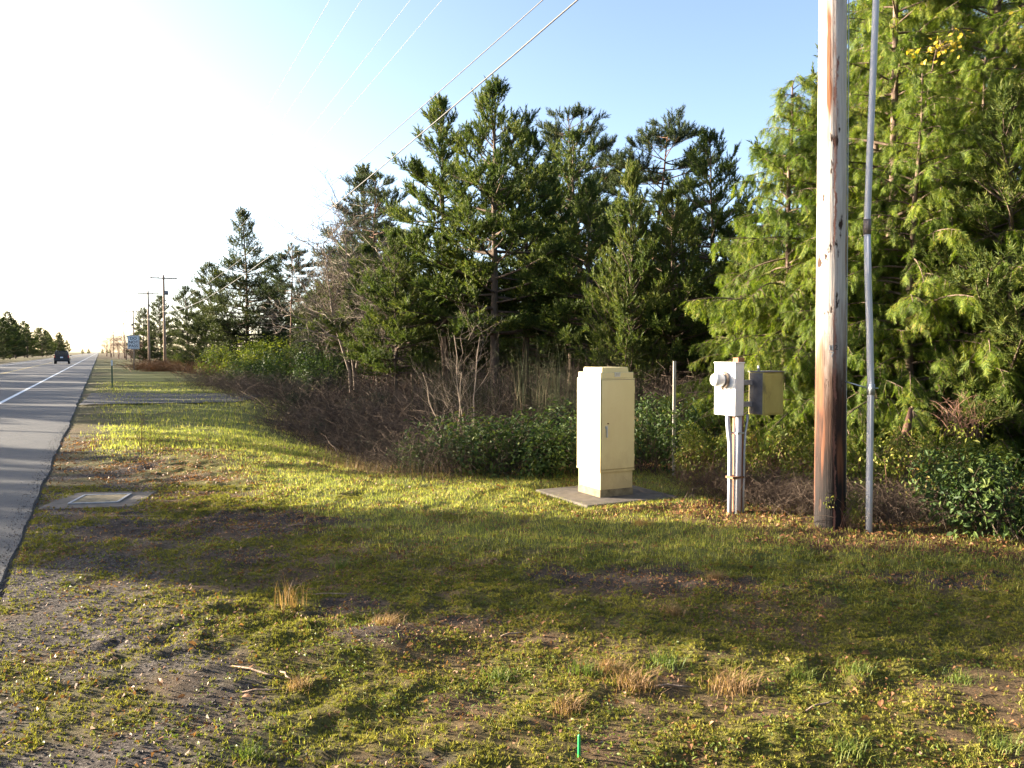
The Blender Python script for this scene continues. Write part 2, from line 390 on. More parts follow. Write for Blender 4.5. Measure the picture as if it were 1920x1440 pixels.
    L.new(c, b.inputs['Base Color']); b.inputs['Roughness'].default_value = 0.85; b.inputs['Specular IOR Level'].default_value = 0.25
    h = N.new('ShaderNodeMath'); h.operation = 'MULTIPLY_ADD'; L.new(gr.outputs[0], h.inputs[0]); h.inputs[1].default_value = -0.5; L.new(grain.outputs['Fac'], h.inputs[2])
    bump(N, L, b, h.outputs[0], 0.8, 0.012)
    return m


M['pole'] = pole_mat()


def asphalt_mat():
    m, N, L, b = new_mat('worn_asphalt')
    v = coords(N, L)
    a = noise_n(N, L, 0.35, 5, 0.6, v); f = noise_n(N, L, 160, 3, 0.7, v); c2 = noise_n(N, L, 5, 6, 0.7, v)
    r = ramp(N, [(0.3, (0.034, 0.036, 0.041)), (0.7, (0.055, 0.057, 0.062))]); L.new(a.outputs['Fac'], r.inputs[0])
    r2 = ramp(N, [(0.25, (0.45, 0.45, 0.45)), (0.5, (1, 1, 1)), (0.78, (2.1, 2.0, 1.9))]); L.new(f.outputs['Fac'], r2.inputs[0])
    c = mixc(N, L, 1.0, r.outputs[0], r2.outputs[0], 'MULTIPLY')
    r3 = ramp(N, [(0.35, (0.8, 0.8, 0.8)), (0.65, (1.15, 1.12, 1.08))]); L.new(c2.outputs['Fac'], r3.inputs[0])
    c = mixc(N, L, 1.0, c, r3.outputs[0], 'MULTIPLY')
    L.new(c, b.inputs['Base Color']); b.inputs['Roughness'].default_value = 0.8
    bump(N, L, b, f.outputs['Fac'], 0.6, 0.006)
    return m


M['asphalt'] = asphalt_mat()
M['line_white'] = plain('worn_white_line', (0.62, 0.64, 0.66), 0.6, 0, 0.25, 30)
M['line_yellow'] = plain('worn_yellow_line', (0.45, 0.33, 0.10), 0.6, 0, 0.25, 30)
M['driveway'] = plain('crushed_rock', (0.06, 0.058, 0.06), 0.9, 0, 0.4, 14, 0.6, 0.2)


def ground_mat():
    m, N, L, b = new_mat('verge_ground')
    v = coords(N, L)

    def attr(n):
        a = N.new('ShaderNodeAttribute'); a.attribute_name = n
        return a.outputs['Fac']
    big = noise_n(N, L, 1.2, 6, 0.65, v); med = noise_n(N, L, 9, 6, 0.7, v); fin = noise_n(N, L, 70, 5, 0.75, v)
    base = ramp(N, [(0.25, (0.055, 0.037, 0.024)), (0.5, (0.115, 0.078, 0.046)), (0.75, (0.21, 0.145, 0.08))]); L.new(fin.outputs['Fac'], base.inputs[0])
    mossc = ramp(N, [(0.25, (0.055, 0.048, 0.02)), (0.5, (0.12, 0.11, 0.03)), (0.75, (0.20, 0.17, 0.05))]); L.new(fin.outputs['Fac'], mossc.inputs[0])
    grassc = ramp(N, [(0.25, (0.055, 0.065, 0.03)), (0.5, (0.13, 0.14, 0.04)), (0.8, (0.24, 0.20, 0.08))]); L.new(fin.outputs['Fac'], grassc.inputs[0])
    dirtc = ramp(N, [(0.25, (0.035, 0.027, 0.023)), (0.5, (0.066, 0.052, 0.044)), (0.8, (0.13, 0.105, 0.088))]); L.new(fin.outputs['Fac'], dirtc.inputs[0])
    vor = N.new('ShaderNodeTexVoronoi'); vor.inputs['Scale'].default_value = 75; L.new(v, vor.inputs['Vector'])
    hs = N.new('ShaderNodeSeparateColor'); L.new(vor.outputs['Color'], hs.inputs[0])
    grav = ramp(N, [(0.0, (0.035, 0.03, 0.028)), (0.6, (0.075, 0.063, 0.056)), (1.0, (0.15, 0.13, 0.115))]); L.new(hs.outputs[0], grav.inputs[0])
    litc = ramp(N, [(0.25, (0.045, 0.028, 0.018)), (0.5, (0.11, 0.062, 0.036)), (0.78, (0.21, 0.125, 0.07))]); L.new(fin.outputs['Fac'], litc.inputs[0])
    c = mixc(N, L, attr('moss'), base.outputs[0], mossc.outputs[0])
    c = mixc(N, L, attr('grass'), c, grassc.outputs[0])
    c = mixc(N, L, attr('gravel'), c, grav.outputs[0])
    c = mixc(N, L, attr('dirt'), c, dirtc.outputs[0])
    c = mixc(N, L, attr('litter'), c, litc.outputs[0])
    r3 = ramp(N, [(0.3, (0.72, 0.72, 0.72)), (0.7, (1.2, 1.2, 1.2))]); L.new(med.outputs['Fac'], r3.inputs[0])
    c = mixc(N, L, 0.8, c, r3.outputs[0], 'MULTIPLY')
    L.new(c, b.inputs['Base Color']); b.inputs['Roughness'].default_value = 0.95; b.inputs['Specular IOR Level'].default_value = 0.1
    h = N.new('ShaderNodeMath'); h.operation = 'ADD'; L.new(fin.outputs['Fac'], h.inputs[0]); L.new(med.outputs['Fac'], h.inputs[1])
    bump(N, L, b, h.outputs[0], 0.9, 0.02)
    return m


M['ground'] = ground_mat()


# ------------------------------------------------------------------ object helpers
def tag(o, label=None, cat=None, group=None, kind=None):
    if label: o['label'] = label
    if cat: o['category'] = cat
    if group: o['group'] = group
    if kind: o['kind'] = kind
    return o


def empty(name, loc, label, cat, group=None, rz=0.0):
    o = bpy.data.objects.new(name, None); COL.objects.link(o)
    o.location = loc; o.rotation_euler = (0, 0, rz); o.empty_display_size = 0.2
    return tag(o, label, cat, group)


def link(name, me, parent=None):
    o = bpy.data.objects.new(name, me); COL.objects.link(o)
    if parent is not None: o.parent = parent
    return o


def mesh_np(name, V, F, mat, smooth=False):
    V = np.ascontiguousarray(V, dtype=np.float32); F = np.ascontiguousarray(F, dtype=np.int32)
    me = bpy.data.meshes.new(name)
    k = F.shape[1]
    me.vertices.add(len(V)); me.vertices.foreach_set('co', V.ravel())
    me.loops.add(F.size); me.loops.foreach_set('vertex_index', F.ravel())
    me.polygons.add(len(F)); me.polygons.foreach_set('loop_start', np.arange(0, F.size, k, dtype=np.int32))
    me.polygons.foreach_set('use_smooth', np.full(len(F), bool(smooth), dtype=bool))
    me.update(calc_edges=True)
    me.materials.append(mat)
    return me


class Geo:
    def __init__(s): s.V = []; s.F = []; s.n = 0

    def add(s, V, F):
        if len(V) == 0: return
        s.V.append(np.asarray(V)); s.F.append(np.asarray(F) + s.n); s.n += len(V)

    def mesh(s, name, mat, smooth=False):
        return mesh_np(name, np.concatenate(s.V), np.concatenate(s.F), mat, smooth)


def unit(v):
    return v / np.maximum(np.linalg.norm(v, axis=-1, keepdims=True), 1e-9)


def tubes(P, R, sides=4):
    """P (n,k,3) R (n,k) -> triangles"""
    P = np.asarray(P, float); R = np.asarray(R, float)
    n, k, _ = P.shape
    T = np.gradient(P, axis=1); T = unit(T)
    ref = np.where(np.abs(T[..., 2:3]) > 0.9, np.array([1., 0, 0]), np.array([0, 0, 1.]))
    A = unit(np.cross(T, ref)); B = np.cross(T, A)
    ang = np.arange(sides) / sides * 2 * np.pi
    V = P[:, :, None, :] + R[:, :, None, None] * (A[:, :, None, :] * np.cos(ang)[:, None] + B[:, :, None, :] * np.sin(ang)[:, None])
    V = V.reshape(-1, 3)
    i = np.arange(k - 1)[:, None] * sides; j = np.arange(sides)[None, :]; j2 = (j + 1) % sides
    a = (i + j).ravel(); b = (i + j2).ravel(); c = (i + sides + j2).ravel(); d = (i + sides + j).ravel()
    f = np.concatenate([np.stack([a, b, c], 1), np.stack([a, c, d], 1)])
    F = (f[None] + (np.arange(n) * k * sides)[:, None, None]).reshape(-1, 3)
    return V, F


def scatter(tmpl, P, D, Nh, S, r):
    """copies of small templates; local +Y along D, local +Z towards Nh"""
    P = np.asarray(P); n = len(P)
    D = unit(D); X = unit(np.cross(D, Nh)); Z = np.cross(X, D)
    R = np.stack([X, D, Z], axis=2)
    pick = r.integers(0, len(tmpl), n)
    VV = []; FF = []; off = 0
    for k, (tv, tf) in enumerate(tmpl):
        idx = np.where(pick == k)[0]
        if not len(idx): continue
        V = np.einsum('nij,vj->nvi', R[idx], tv) * np.asarray(S)[idx, None, None] + P[idx, None, :]
        F = tf[None] + (np.arange(len(idx)) * len(tv))[:, None, None]
        VV.append(V.reshape(-1, 3)); FF.append(F.reshape(-1, 3) + off); off += V.shape[0] * V.shape[1]
    return np.concatenate(VV), np.concatenate(FF)


def blades(base, tip, width_dir):
    """single triangles"""
    n = len(base)
    V = np.stack([base - width_dir, base + width_dir, tip], 1).reshape(-1, 3)
    return V, np.arange(3 * n).reshape(-1, 3)


# ------------------------------------------------------------------ leaf templates
def t_brush(seed, n=15, nl=0.36, w=0.105, cone=0.8):
    """pine shoot, unit length along +Y, needles all round"""
    r = np.random.default_rng(seed)
    y = np.linspace(0.0, 0.95, n); a = np.arange(n) * 2.4 + r.random(n)
    ca = cone * (1.1 - 0.75 * y) * r.uniform(0.8, 1.2, n)
    d = np.stack([np.cos(a) * np.sin(ca), np.cos(ca), np.sin(a) * np.sin(ca)], 1)
    b = np.stack([0 * y, y, 0 * y], 1)
    wd = unit(np.cross(d, r.normal(size=(n, 3)))) * w / 2
    ln = nl * r.uniform(0.8, 1.2, n)[:, None]
    return blades(b, b + d * ln, wd)


def t_frond(seed, n=9):
    """flat cedar spray, unit length along +Y, slightly drooping"""
    r = np.random.default_rng(seed)
    B = []; T = []; W = []
    y = np.linspace(0.02, 0.86, n)
    for k in range(n):
        ln = 0.46 * (1 - 0.62 * y[k]) * r.uniform(0.7, 1.25)
        for s in (-1, 1):
            a = r.uniform(0.75, 1.05)
            dz = -0.10 * r.random()
            b = np.array([0, y[k] + 0.04 * s, -0.18 * y[k] ** 2])
            d = np.array([s * math.sin(a), math.cos(a), dz - 0.2 * y[k]])
            B.append(b); T.append(b + d * ln); W.append(np.array([-math.cos(a) * s, math.sin(a), 0.25 * r.normal()]) * 0.024)
    b = np.array([0, 0, 0.]); B.append(b); T.append(np.array([0, 1.05, -0.22])); W.append(np.array([0.026, 0, 0]))
    return blades(np.array(B), np.array(T), np.array(W))


def t_leaf(seed, w=0.55, fold=0.12, curl=0.15):
    """oval leaf, unit length, folded along its midrib"""
    r = np.random.default_rng(seed)
    f = fold * r.uniform(0.5, 1.5); c = curl * r.uniform(0.3, 1.6)
    V = np.array([[0, 0, 0], [-w * .42, .3, f], [w * .42, .3, f], [0, .5, .02], [-w * .38, .68, f - c * .4], [w * .38, .68, f - c * .4], [0, 1, -c]])
    F = np.array([[0, 3, 1], [0, 2, 3], [1, 3, 4], [3, 2, 5], [4, 3, 6], [3, 5, 6]])
    return V, F


BRUSH = [t_brush(k) for k in range(6)]
BRUSH_FAT = [t_brush(20 + k, 16, 0.42, 0.085, 0.95) for k in range(6)]
BRUSH_SHORT = [t_brush(40 + k, 12, 0.28, 0.11, 0.9) for k in range(6)]
FROND = [t_frond(k) for k in range(6)]
LEAF = [t_leaf(k) for k in range(6)]
LEAF_NARROW = [t_leaf(30 + k, 0.36, 0.1, 0.2) for k in range(6)]


# ------------------------------------------------------------------ plants
def conifer(name, seed, h, clear, R, prof, n_limb, e_lo, e_hi, upcurve, tuft, dens, tm, needles, barkm, r0=None, lean=0.0, tw=1.0, side=0.9, whorl=5, gaps=0.0, lo1=0.42, lo2=0.12):
    """trunk mesh (with limbs) and crown mesh"""
    r = np.random.default_rng(seed)
    r0 = r0 or h * 0.014
    k = 12; tz = np.linspace(0, 1, k)
    wob = np.cumsum(r.normal(0, 0.018 * h / k * 2, (k, 2)), 0); la = r.random() * 6.28
    TP = np.stack([wob[:, 0] + lean * h * tz ** 1.5 * math.cos(la), wob[:, 1] + lean * h * tz ** 1.5 * math.sin(la), tz * h], 1); TP[0, :2] = 0
    TP[0, 2] = -0.25
    tr = Geo(); tr.add(*tubes(TP[None], (r0 * (1 - 0.93 * tz ** 0.9) + 0.006)[None], 8))
    # limbs in loose whorls
    nw = max(2, n_limb // whorl)
    zw = np.sort(r.random(nw)) * 0.12 / nw + np.linspace(0, 1, nw)
    u = np.repeat(zw, whorl) + r.normal(0, 0.35 / nw, nw * whorl); u = np.clip(u, 0, 0.985)
    n = len(u)
    az = np.repeat(r.random(nw) * 6.28, whorl) + np.tile(np.arange(whorl) * 6.283 / whorl, nw) + r.normal(0, 0.35, n)
    zz = clear + (1 - clear) * u
    Ln = R * prof(u) * r.uniform(0.62, 1.12, n)
    if gaps:
        Ln = Ln * np.where(r.random(n) < gaps, r.uniform(0.25, 0.5, n), 1)
    Ln = np.maximum(Ln, 0.10)
    e = e_lo + (e_hi - e_lo) * u ** 1.7 + r.normal(0, 0.12, n)
    base = np.stack([np.interp(zz, tz, TP[:, 0]), np.interp(zz, tz, TP[:, 1]), zz * h], 1)
    ks = 7; s = np.linspace(0, 1, ks)
    hd = np.stack([np.cos(az), np.sin(az)], 1); sw = r.normal(0, 0.18, n)
    perp = np.stack([-hd[:, 1], hd[:, 0]], 1)
    LP = np.zeros((n, ks, 3))
    LP[:, :, :2] = base[:, None, :2] + hd[:, None] * (Ln * np.cos(e))[:, None, None] * s[None, :, None] + perp[:, None] * (Ln * sw)[:, None, None] * (s ** 2)[None, :, None]
    LP[:, :, 2] = base[:, None, 2] + (Ln * np.sin(e))[:, None] * s + (Ln * upcurve)[:, None] * s ** 2
    lr = (0.010 + 0.016 * Ln)[:, None] * (1 - 0.85 * s) * tw
    tr.add(*tubes(LP, lr, 4))
    # branchlets
    m = np.maximum(3, (Ln * 4.5 * side).astype(int))
    li = np.repeat(np.arange(n), m); q = len(li)
    ss = 0.22 + 0.76 * r.random(q) ** 0.8
    fi = ss * (ks - 1); i0 = np.minimum(fi.astype(int), ks - 2); fr = (fi - i0)[:, None]
    bp = LP[li, i0] * (1 - fr) + LP[li, i0 + 1] * fr
    tg = unit(LP[li, i0 + 1] - LP[li, i0])
    sgn = np.where(r.random(q) < 0.5, -1, 1)
    sdir = unit(np.cross(tg, np.array([0, 0, 1.]))) * sgn[:, None]
    bl = (Ln[li] * 0.42 * (1.15 - ss) + 0.14) * r.uniform(0.6, 1.25, q)
    bd = unit(tg * 0.75 + sdir * r.uniform(0.4, 1.0, q)[:, None] + np.array([0, 0, 1.]) * (0.22 + upcurve * 0.6 + r.normal(0, 0.2, q))[:, None])
    s4 = np.linspace(0, 1, 4)
    BP = bp[:, None] + bd[:, None] * bl[:, None, None] * s4[None, :, None]
    BP[:, :, 2] += (bl * upcurve * 0.5)[:, None] * s4 ** 2
    tr.add(*tubes(BP, (0.006 * tw + 0.006 * bl)[:, None] * (1 - 0.6 * s4), 3))
    # shoots
    sp = tuft * 0.42 / dens
    cr = Geo()
    Ps = []; Ds = []; UL = u[li]
    for (PP, LL, lo, uu) in ((LP, Ln, lo1, u), (BP, bl, lo2, UL)):
        cnt = np.maximum(2, (LL * (1 - lo) / sp).astype(int))
        ii = np.repeat(np.arange(len(LL)), cnt); w = lo + (1 - lo) * r.random(len(ii)) ** 0.75
        # always one at the very tip
        firsts = np.cumsum(cnt) - cnt; w[firsts] = 1.0
        kk = PP.shape[1]; fi = w * (kk - 1); i0 = np.minimum(fi.astype(int), kk - 2); fr = (fi - i0)[:, None]
        p = PP[ii, i0] * (1 - fr) + PP[ii, i0 + 1] * fr
        t_ = unit(PP[ii, i0 + 1] - PP[ii, i0])
        Ps.append(p); Ds.append(unit(t_ * 0.7 + np.array([0, 0, 1.]) * (0.25 + 0.6 * upcurve + 0.45 * uu[ii])[:, None] + r.normal(0, 0.45, p.shape)))
    # leader
    tp = TP[-1]; Ps.append(tp + np.array([[0, 0, -0.25], [0, 0, -0.08], [0, 0, 0], [0.02, 0, -.4]])); Ds.append(np.array([[0.1, 0, 1.], [0, .1, 1], [0, 0, 1], [.3, 0.1, 1]]))
    Ps = np.concatenate(Ps); Ds = np.concatenate(Ds)
    S = tuft * r.uniform(0.75, 1.25, len(Ps))
    cr.add(*scatter(tm, Ps, Ds, r.normal(size=Ps.shape), S, r))
    return tr.mesh(name + '_trunk', barkm, True), cr.mesh(name + '_crown', needles)


def cedar(name, seed, h, clear, R, prof, n_b, needles, barkm, fr_len=0.17, lean=0.0, top_e=0.5):
    r = np.random.default_rng(seed)
    k = 10; tz = np.linspace(0, 1, k)
    wob = np.cumsum(r.normal(0, 0.03, (k, 2)), 0); TP = np.stack([wob[:, 0], wob[:, 1], tz * h], 1); TP[0] = (0, 0, -0.2)
    TP[:, 0] += lean * tz ** 2
    tr = Geo(); tr.add(*tubes(TP[None], (h * 0.0125 * (1 - 0.93 * tz) + 0.006)[None], 8))
    u = np.clip((np.arange(n_b) + r.random(n_b)) / n_b, 0, 0.99); az = np.arange(n_b) * 2.39996 + r.normal(0, 0.3, n_b)
    L = np.maximum(0.2, R * prof(u) * r.uniform(0.6, 1.1, n_b)); zz = clear + (1 - clear) * u
    e = 0.05 + top_e * u + r.normal(0, 0.12, n_b); droop = r.uniform(0.22, 0.5, n_b) * (1 - 0.3 * u)
    base = np.stack([np.interp(zz, tz, TP[:, 0]), np.interp(zz, tz, TP[:, 1]), zz * h], 1)
    ks = 9; s = np.linspace(0, 1, ks); hd = np.stack([np.cos(az), np.sin(az)], 1)
    LP = np.zeros((n_b, ks, 3))
    LP[:, :, :2] = base[:, None, :2] + hd[:, None] * L[:, None, None] * s[None, :, None]
    LP[:, :, 2] = base[:, None, 2] + (L * np.tan(e))[:, None] * s - (L * droop)[:, None] * s ** 2.2
    LP[:, :, 2] = np.maximum(LP[:, :, 2], 0.15)
    tr.add(*tubes(LP, (0.006 + 0.011 * L)[:, None] * (1 - 0.85 * s), 4))
    m = np.maximum(4, (L / 0.078).astype(int)); li = np.repeat(np.arange(n_b), m); q = len(li)
    ss = 0.12 + 0.88 * r.random(q) ** 0.85
    fi = ss * (ks - 1); i0 = np.minimum(fi.astype(int), ks - 2); fr = (fi - i0)[:, None]
    bp = LP[li, i0] * (1 - fr) + LP[li, i0 + 1] * fr; tg = unit(LP[li, i0 + 1] - LP[li, i0])
    sgn = np.where(np.arange(q) % 2 == 0, -1, 1); sd = unit(np.cross(tg, np.array([0, 0, 1.]))) * sgn[:, None]
    bl = (0.10 + 0.30 * L[li] * (1.05 - ss)) * r.uniform(0.6, 1.2, q); bl = np.minimum(bl, 0.75)
    bd = unit(tg * 0.8 + sd * r.uniform(0.5, 1.0, q)[:, None] + r.normal(0, 0.1, (q, 3)))
    s4 = np.linspace(0, 1, 4)
    BP = bp[:, None] + bd[:, None] * bl[:, None, None] * s4[None, :, None]; BP[:, :, 2] -= (bl * r.uniform(0.35, 1.0, q))[:, None] * s4 ** 1.7
    tr.add(*tubes(BP, np.full((q, 1), 0.005) * (1 - 0.6 * s4), 3))
    cnt = np.maximum(4, (bl / 0.046).astype(int)); ii = np.repeat(np.arange(q), cnt); w = r.random(len(ii)) ** 0.8
    fi = w * 3; i0 = np.minimum(fi.astype(int), 2); fr = (fi - i0)[:, None]
    p = BP[ii, i0] * (1 - fr) + BP[ii, i0 + 1] * fr; t_ = unit(BP[ii, i0 + 1] - BP[ii, i0])
    D = unit(t_ * 0.55 + np.array([0, 0, -0.85]) + r.normal(0, 0.36, p.shape))
    c2 = np.maximum(4, (L / 0.05).astype(int)); i2 = np.repeat(np.arange(n_b), c2); w2 = .25 + .75 * r.random(len(i2)) ** .8; w2[np.cumsum(c2) - 1] = 1.0
    f2 = w2 * (ks - 1); j2 = np.minimum(f2.astype(int), ks - 2); g2 = (f2 - j2)[:, None]
    p2 = LP[i2, j2] * (1 - g2) + LP[i2, j2 + 1] * g2; t2 = unit(LP[i2, j2 + 1] - LP[i2, j2])
    p = np.concatenate([p, p2]); D = np.concatenate([D, unit(t2 * .8 + np.array([0, 0, -.45]) + r.normal(0, .5, p2.shape))])
    S = fr_len * r.uniform(0.45, 1.35, len(p))
    cr = Geo(); cr.add(*scatter(FROND, p, D, np.array([0, 0, 1.]) + r.normal(0, 0.5, p.shape), S, r))
    return tr.mesh(name + '_trunk', barkm, True), cr.mesh(name + '_crown', needles)


def bush(name, seed, R, H, n_leaf, leaf, tm, lmat, smat, n_stem=40, lump=0.35, fill=0.45, flat=0.0):
    """leafy shrub: stems from the foot, leaves through an uneven outer shell"""
    r = np.random.default_rng(seed)
    nc = 9
    c = np.stack([r.uniform(-.75, .75, nc) * R, r.uniform(-.75, .75, nc) * R, r.uniform(.25, .72, nc) * H], 1)
    rad = r.uniform(0.30, 0.55, nc) * min(R, H * 1.2) * (1 + lump * r.normal(size=nc)).clip(.5, 1.5)
    pk = r.integers(0, nc, n_leaf)
    d = unit(r.normal(size=(n_leaf, 3)))
    P = c[pk] + d * (rad[pk] * (fill + (1 - fill) * r.random(n_leaf) ** 0.4) * r.uniform(0.85, 1.2, n_leaf))[:, None]
    P[:, 2] = np.abs(P[:, 2]) * 0.98 + 0.02
    N = unit(d * 0.8 + np.array([0, 0, 0.7]) + r.normal(0, 0.45, d.shape))
    D = unit(np.cross(N, r.normal(size=d.shape)) + d * 0.5 - np.array([0, 0, 0.2]))
    cr = Geo(); cr.add(*scatter(tm, P, D, N, leaf * r.uniform(0.4, 1.35, n_leaf), r))
    g = Geo(); e = P[r.integers(0, n_leaf, n_stem)]; b0 = np.stack([r.normal(0, .3 * R, n_stem), r.normal(0, .3 * R, n_stem), np.full(n_stem, -0.05)], 1)
    s = np.linspace(0, 1, 5)[None, :, None]
    SP = b0[:, None] * (1 - s) + e[:, None] * s; SP[:, :, :2] += r.normal(0, .04, (n_stem, 1, 2)) * np.sin(s * 3.14)
    SP[:, :, 2] += 0.12 * np.sin(s[..., 0] * 3.14)
    g.add(*tubes(SP, np.full((n_stem, 1), 0.006) * (1 - 0.6 * s[..., 0]), 3))
    return g.mesh(name + '_stems', smat), cr.mesh(name + '_leaves', lmat)


def thicket(name, seed, R, H, n, mat, arch=0.6, rad=0.0035, k=7, up=1.0):
    """tangle of arching canes"""
    r = np.random.default_rng(seed)
    b = np.stack([r.normal(0, .5 * R, n), r.normal(0, .5 * R, n), np.full(n, -0.03)], 1)
    az = r.random(n) * 6.28; L = R * r.uniform(.3, 1.1, n); hh = H * r.uniform(.4, 1.15, n)
    s = np.linspace(0, 1, k)
    P = np.zeros((n, k, 3))
    P[:, :, 0] = b[:, None, 0] + (np.cos(az) * L)[:, None] * s ** 1.3 * arch * 1.3
    P[:, :, 1] = b[:, None, 1] + (np.sin(az) * L)[:, None] * s ** 1.3 * arch * 1.3
    a = r.uniform(0.2, 1.0, n) * arch
    P[:, :, 2] = hh[:, None] * (s * (1 + a[:, None]) - a[:, None] * s ** 2 * 1.1) * up - 0.03
    P[:, 1:] += np.cumsum(r.normal(0, 0.03 * min(R, 1.2), (n, k - 1, 3)), 1)
    P[:, :, 2] = np.maximum(P[:, :, 2], -0.03)
    g = Geo(); g.add(*tubes(P, (rad * (.55 + 2.4 * r.random(n) ** 5))[:, None] * (1.1 - 0.8 * s), 3))
    # side twigs
    m = n * 3; ii = r.integers(0, n, m); jj = r.integers(2, k, m); p = P[ii, jj]
    d = unit(r.normal(size=(m, 3)) + np.array([0, 0, .5])) * (0.22 * min(R, 1) * r.uniform(.5, 1.4, m))[:, None]
    s3 = np.linspace(0, 1, 3)[None, :, None]
    T = p[:, None] + d[:, None] * s3; T[:, 1] += r.normal(0, .012, (m, 3))
    g.add(*tubes(T, np.full((m, 1), rad * .55) * (1.1 - 0.7 * s3[..., 0]), 3))
    return g.mesh(name, mat)


def bare_tree(name, seed, h, spread, mat, n1=14, n2=9, n3=8, r0=None, stems=1):
    r = np.random.default_rng(seed); g = Geo()
    r0 = r0 or h * 0.011
    lv = []
    for j in range(stems):
        k = 8; s = np.linspace(0, 1, k); la = r.random() * 6.28; ln = r.uniform(.02, .12) * (1 + (stems > 1))
        P = np.stack([np.cos(la) * ln * h * s + np.cumsum(r.normal(0, .012 * h, k)), np.sin(la) * ln * h * s + np.cumsum(r.normal(0, .012 * h, k)), s * h * r.uniform(.8, 1)], 1); P[0] = (r.normal(0, .1 * (stems > 1)), r.normal(0, .1 * (stems > 1)), -.1)
        g.add(*tubes(P[None], (r0 * (1 - .9 * s) + .004)[None], 6)); lv.append(P)
    par = np.stack(lv)
    for lev, (cnt, ln, rd) in enumerate(((n1, .42, .35), (n2, .22, .16), (n3, .11, .08))):
        n = len(par) * cnt; ii = np.repeat(np.arange(len(par)), cnt); kk = par.shape[1]
        w = r.uniform(.22 if lev else .2, 1, n); fi = w * (kk - 1); i0 = np.minimum(fi.astype(int), kk - 2); fr = (fi - i0)[:, None]
        p = par[ii, i0] * (1 - fr) + par[ii, i0 + 1] * fr; t = unit(par[ii, i0 + 1] - par[ii, i0])
        d = unit(t * .7 + r.normal(0, .55, (n, 3)) * np.array([spread, spread, .7]) + np.array([0, 0, .12]))
        L = ln * h * r.uniform(.5, 1.2, n) * (1.15 - .6 * w if lev == 0 else 1)
        s = np.linspace(0, 1, 5 if lev < 2 else 4)
        C = p[:, None] + d[:, None] * L[:, None, None] * s[None, :, None]; C[:, 1:] += np.cumsum(r.normal(0, .022 * h * ln * 2, (n, len(s) - 1, 3)), 1)
        g.add(*tubes(C, np.full((n, 1), r0 * rd) * (1 - .7 * s), 3)); par = C
    return g.mesh(name, mat)


# crown outlines
young = lambda u: np.clip(1.12 * (1 - u), 0, 1) ** 0.8 * (0.75 + 0.25 * np.sin(np.clip(u * 4, 0, 1.57)))
spire = lambda u: np.clip(1.02 * (1 - u), 0, 1) ** 1.0
oval = lambda u: np.minimum(np.sqrt(np.clip(1 - (1.5 * u - 0.5) ** 2, 0.02, 1)), 1.35 * np.clip(1.0 - u, 0, 1) ** .9 + .04)
dome = lambda u: np.sqrt(np.clip(1 - (1.25 * u - 0.25) ** 2, 0.03, 1))
column = lambda u: np.clip(1.25 * (1 - u), 0, 1) ** 0.55

# ------------------------------------------------------------------ GROUND, ROAD, MARKINGS
def grow(a, b, n0, far, ratio=1.18):
    core = list(np.arange(a, b + 1e-6, n0)); st_ = n0
    hi = [core[-1]]; lo = [core[0]]
    while hi[-1] < far: st_ *= ratio; hi.append(hi[-1] + st_)
    st_ = n0
    while lo[-1] > -far: st_ *= ratio; lo.append(lo[-1] - st_)
    return np.array(lo[:0:-1] + core + hi[1:])


gx = grow(-8.0, 6.2, 0.046, 3500, 1.13); gy = grow(2.2, 13.0, 0.042, 3500, 1.13)
X, Y = np.meshgrid(gx, gy)
xf = X.ravel(); yf = Y.ravel()
zf = gz(xf, yf)
far = np.maximum(np.abs(xf), np.abs(yf)); zf = np.where(far > 300, np.minimum(zf, -0.07), zf)
nx, ny = len(gx), len(gy)
ii = (np.arange(ny - 1)[:, None] * nx + np.arange(nx - 1)[None]).ravel()
me = mesh_np('ground', np.stack([xf, yf, zf], 1), np.stack([ii, ii + 1, ii + nx + 1, ii + nx], 1), M['ground'], True)
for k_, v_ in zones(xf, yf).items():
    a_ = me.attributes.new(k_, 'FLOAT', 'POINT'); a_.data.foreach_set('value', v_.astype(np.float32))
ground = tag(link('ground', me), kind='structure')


def strip(name, s, t0, t1, z, mat, parent=None):
    """sheet along the road between offsets t0(s) and t1(s)"""
    s = np.asarray(s); t0 = np.broadcast_to(t0, s.shape); t1 = np.broadcast_to(t1, s.shape)
    a = s[:, None] * U + t0[:, None] * NR; b = s[:, None] * U + t1[:, None] * NR
    V = np.concatenate([np.c_[a, np.full(len(s), z)], np.c_[b, np.full(len(s), z)]])
    n = len(s); i = np.arange(n - 1)
    return link(name, mesh_np(name, V, np.stack([i, i + n, i + n + 1, i + 1], 1), mat), parent)


sr = np.concatenate([np.arange(-60, 0, 1.0), np.arange(0, 45, 0.12), np.arange(45, 200, 1.0), np.arange(200, 3200, 40.0)])
road = bpy.data.objects.new('road', None); COL.objects.link(road); tag(road, kind='structure')
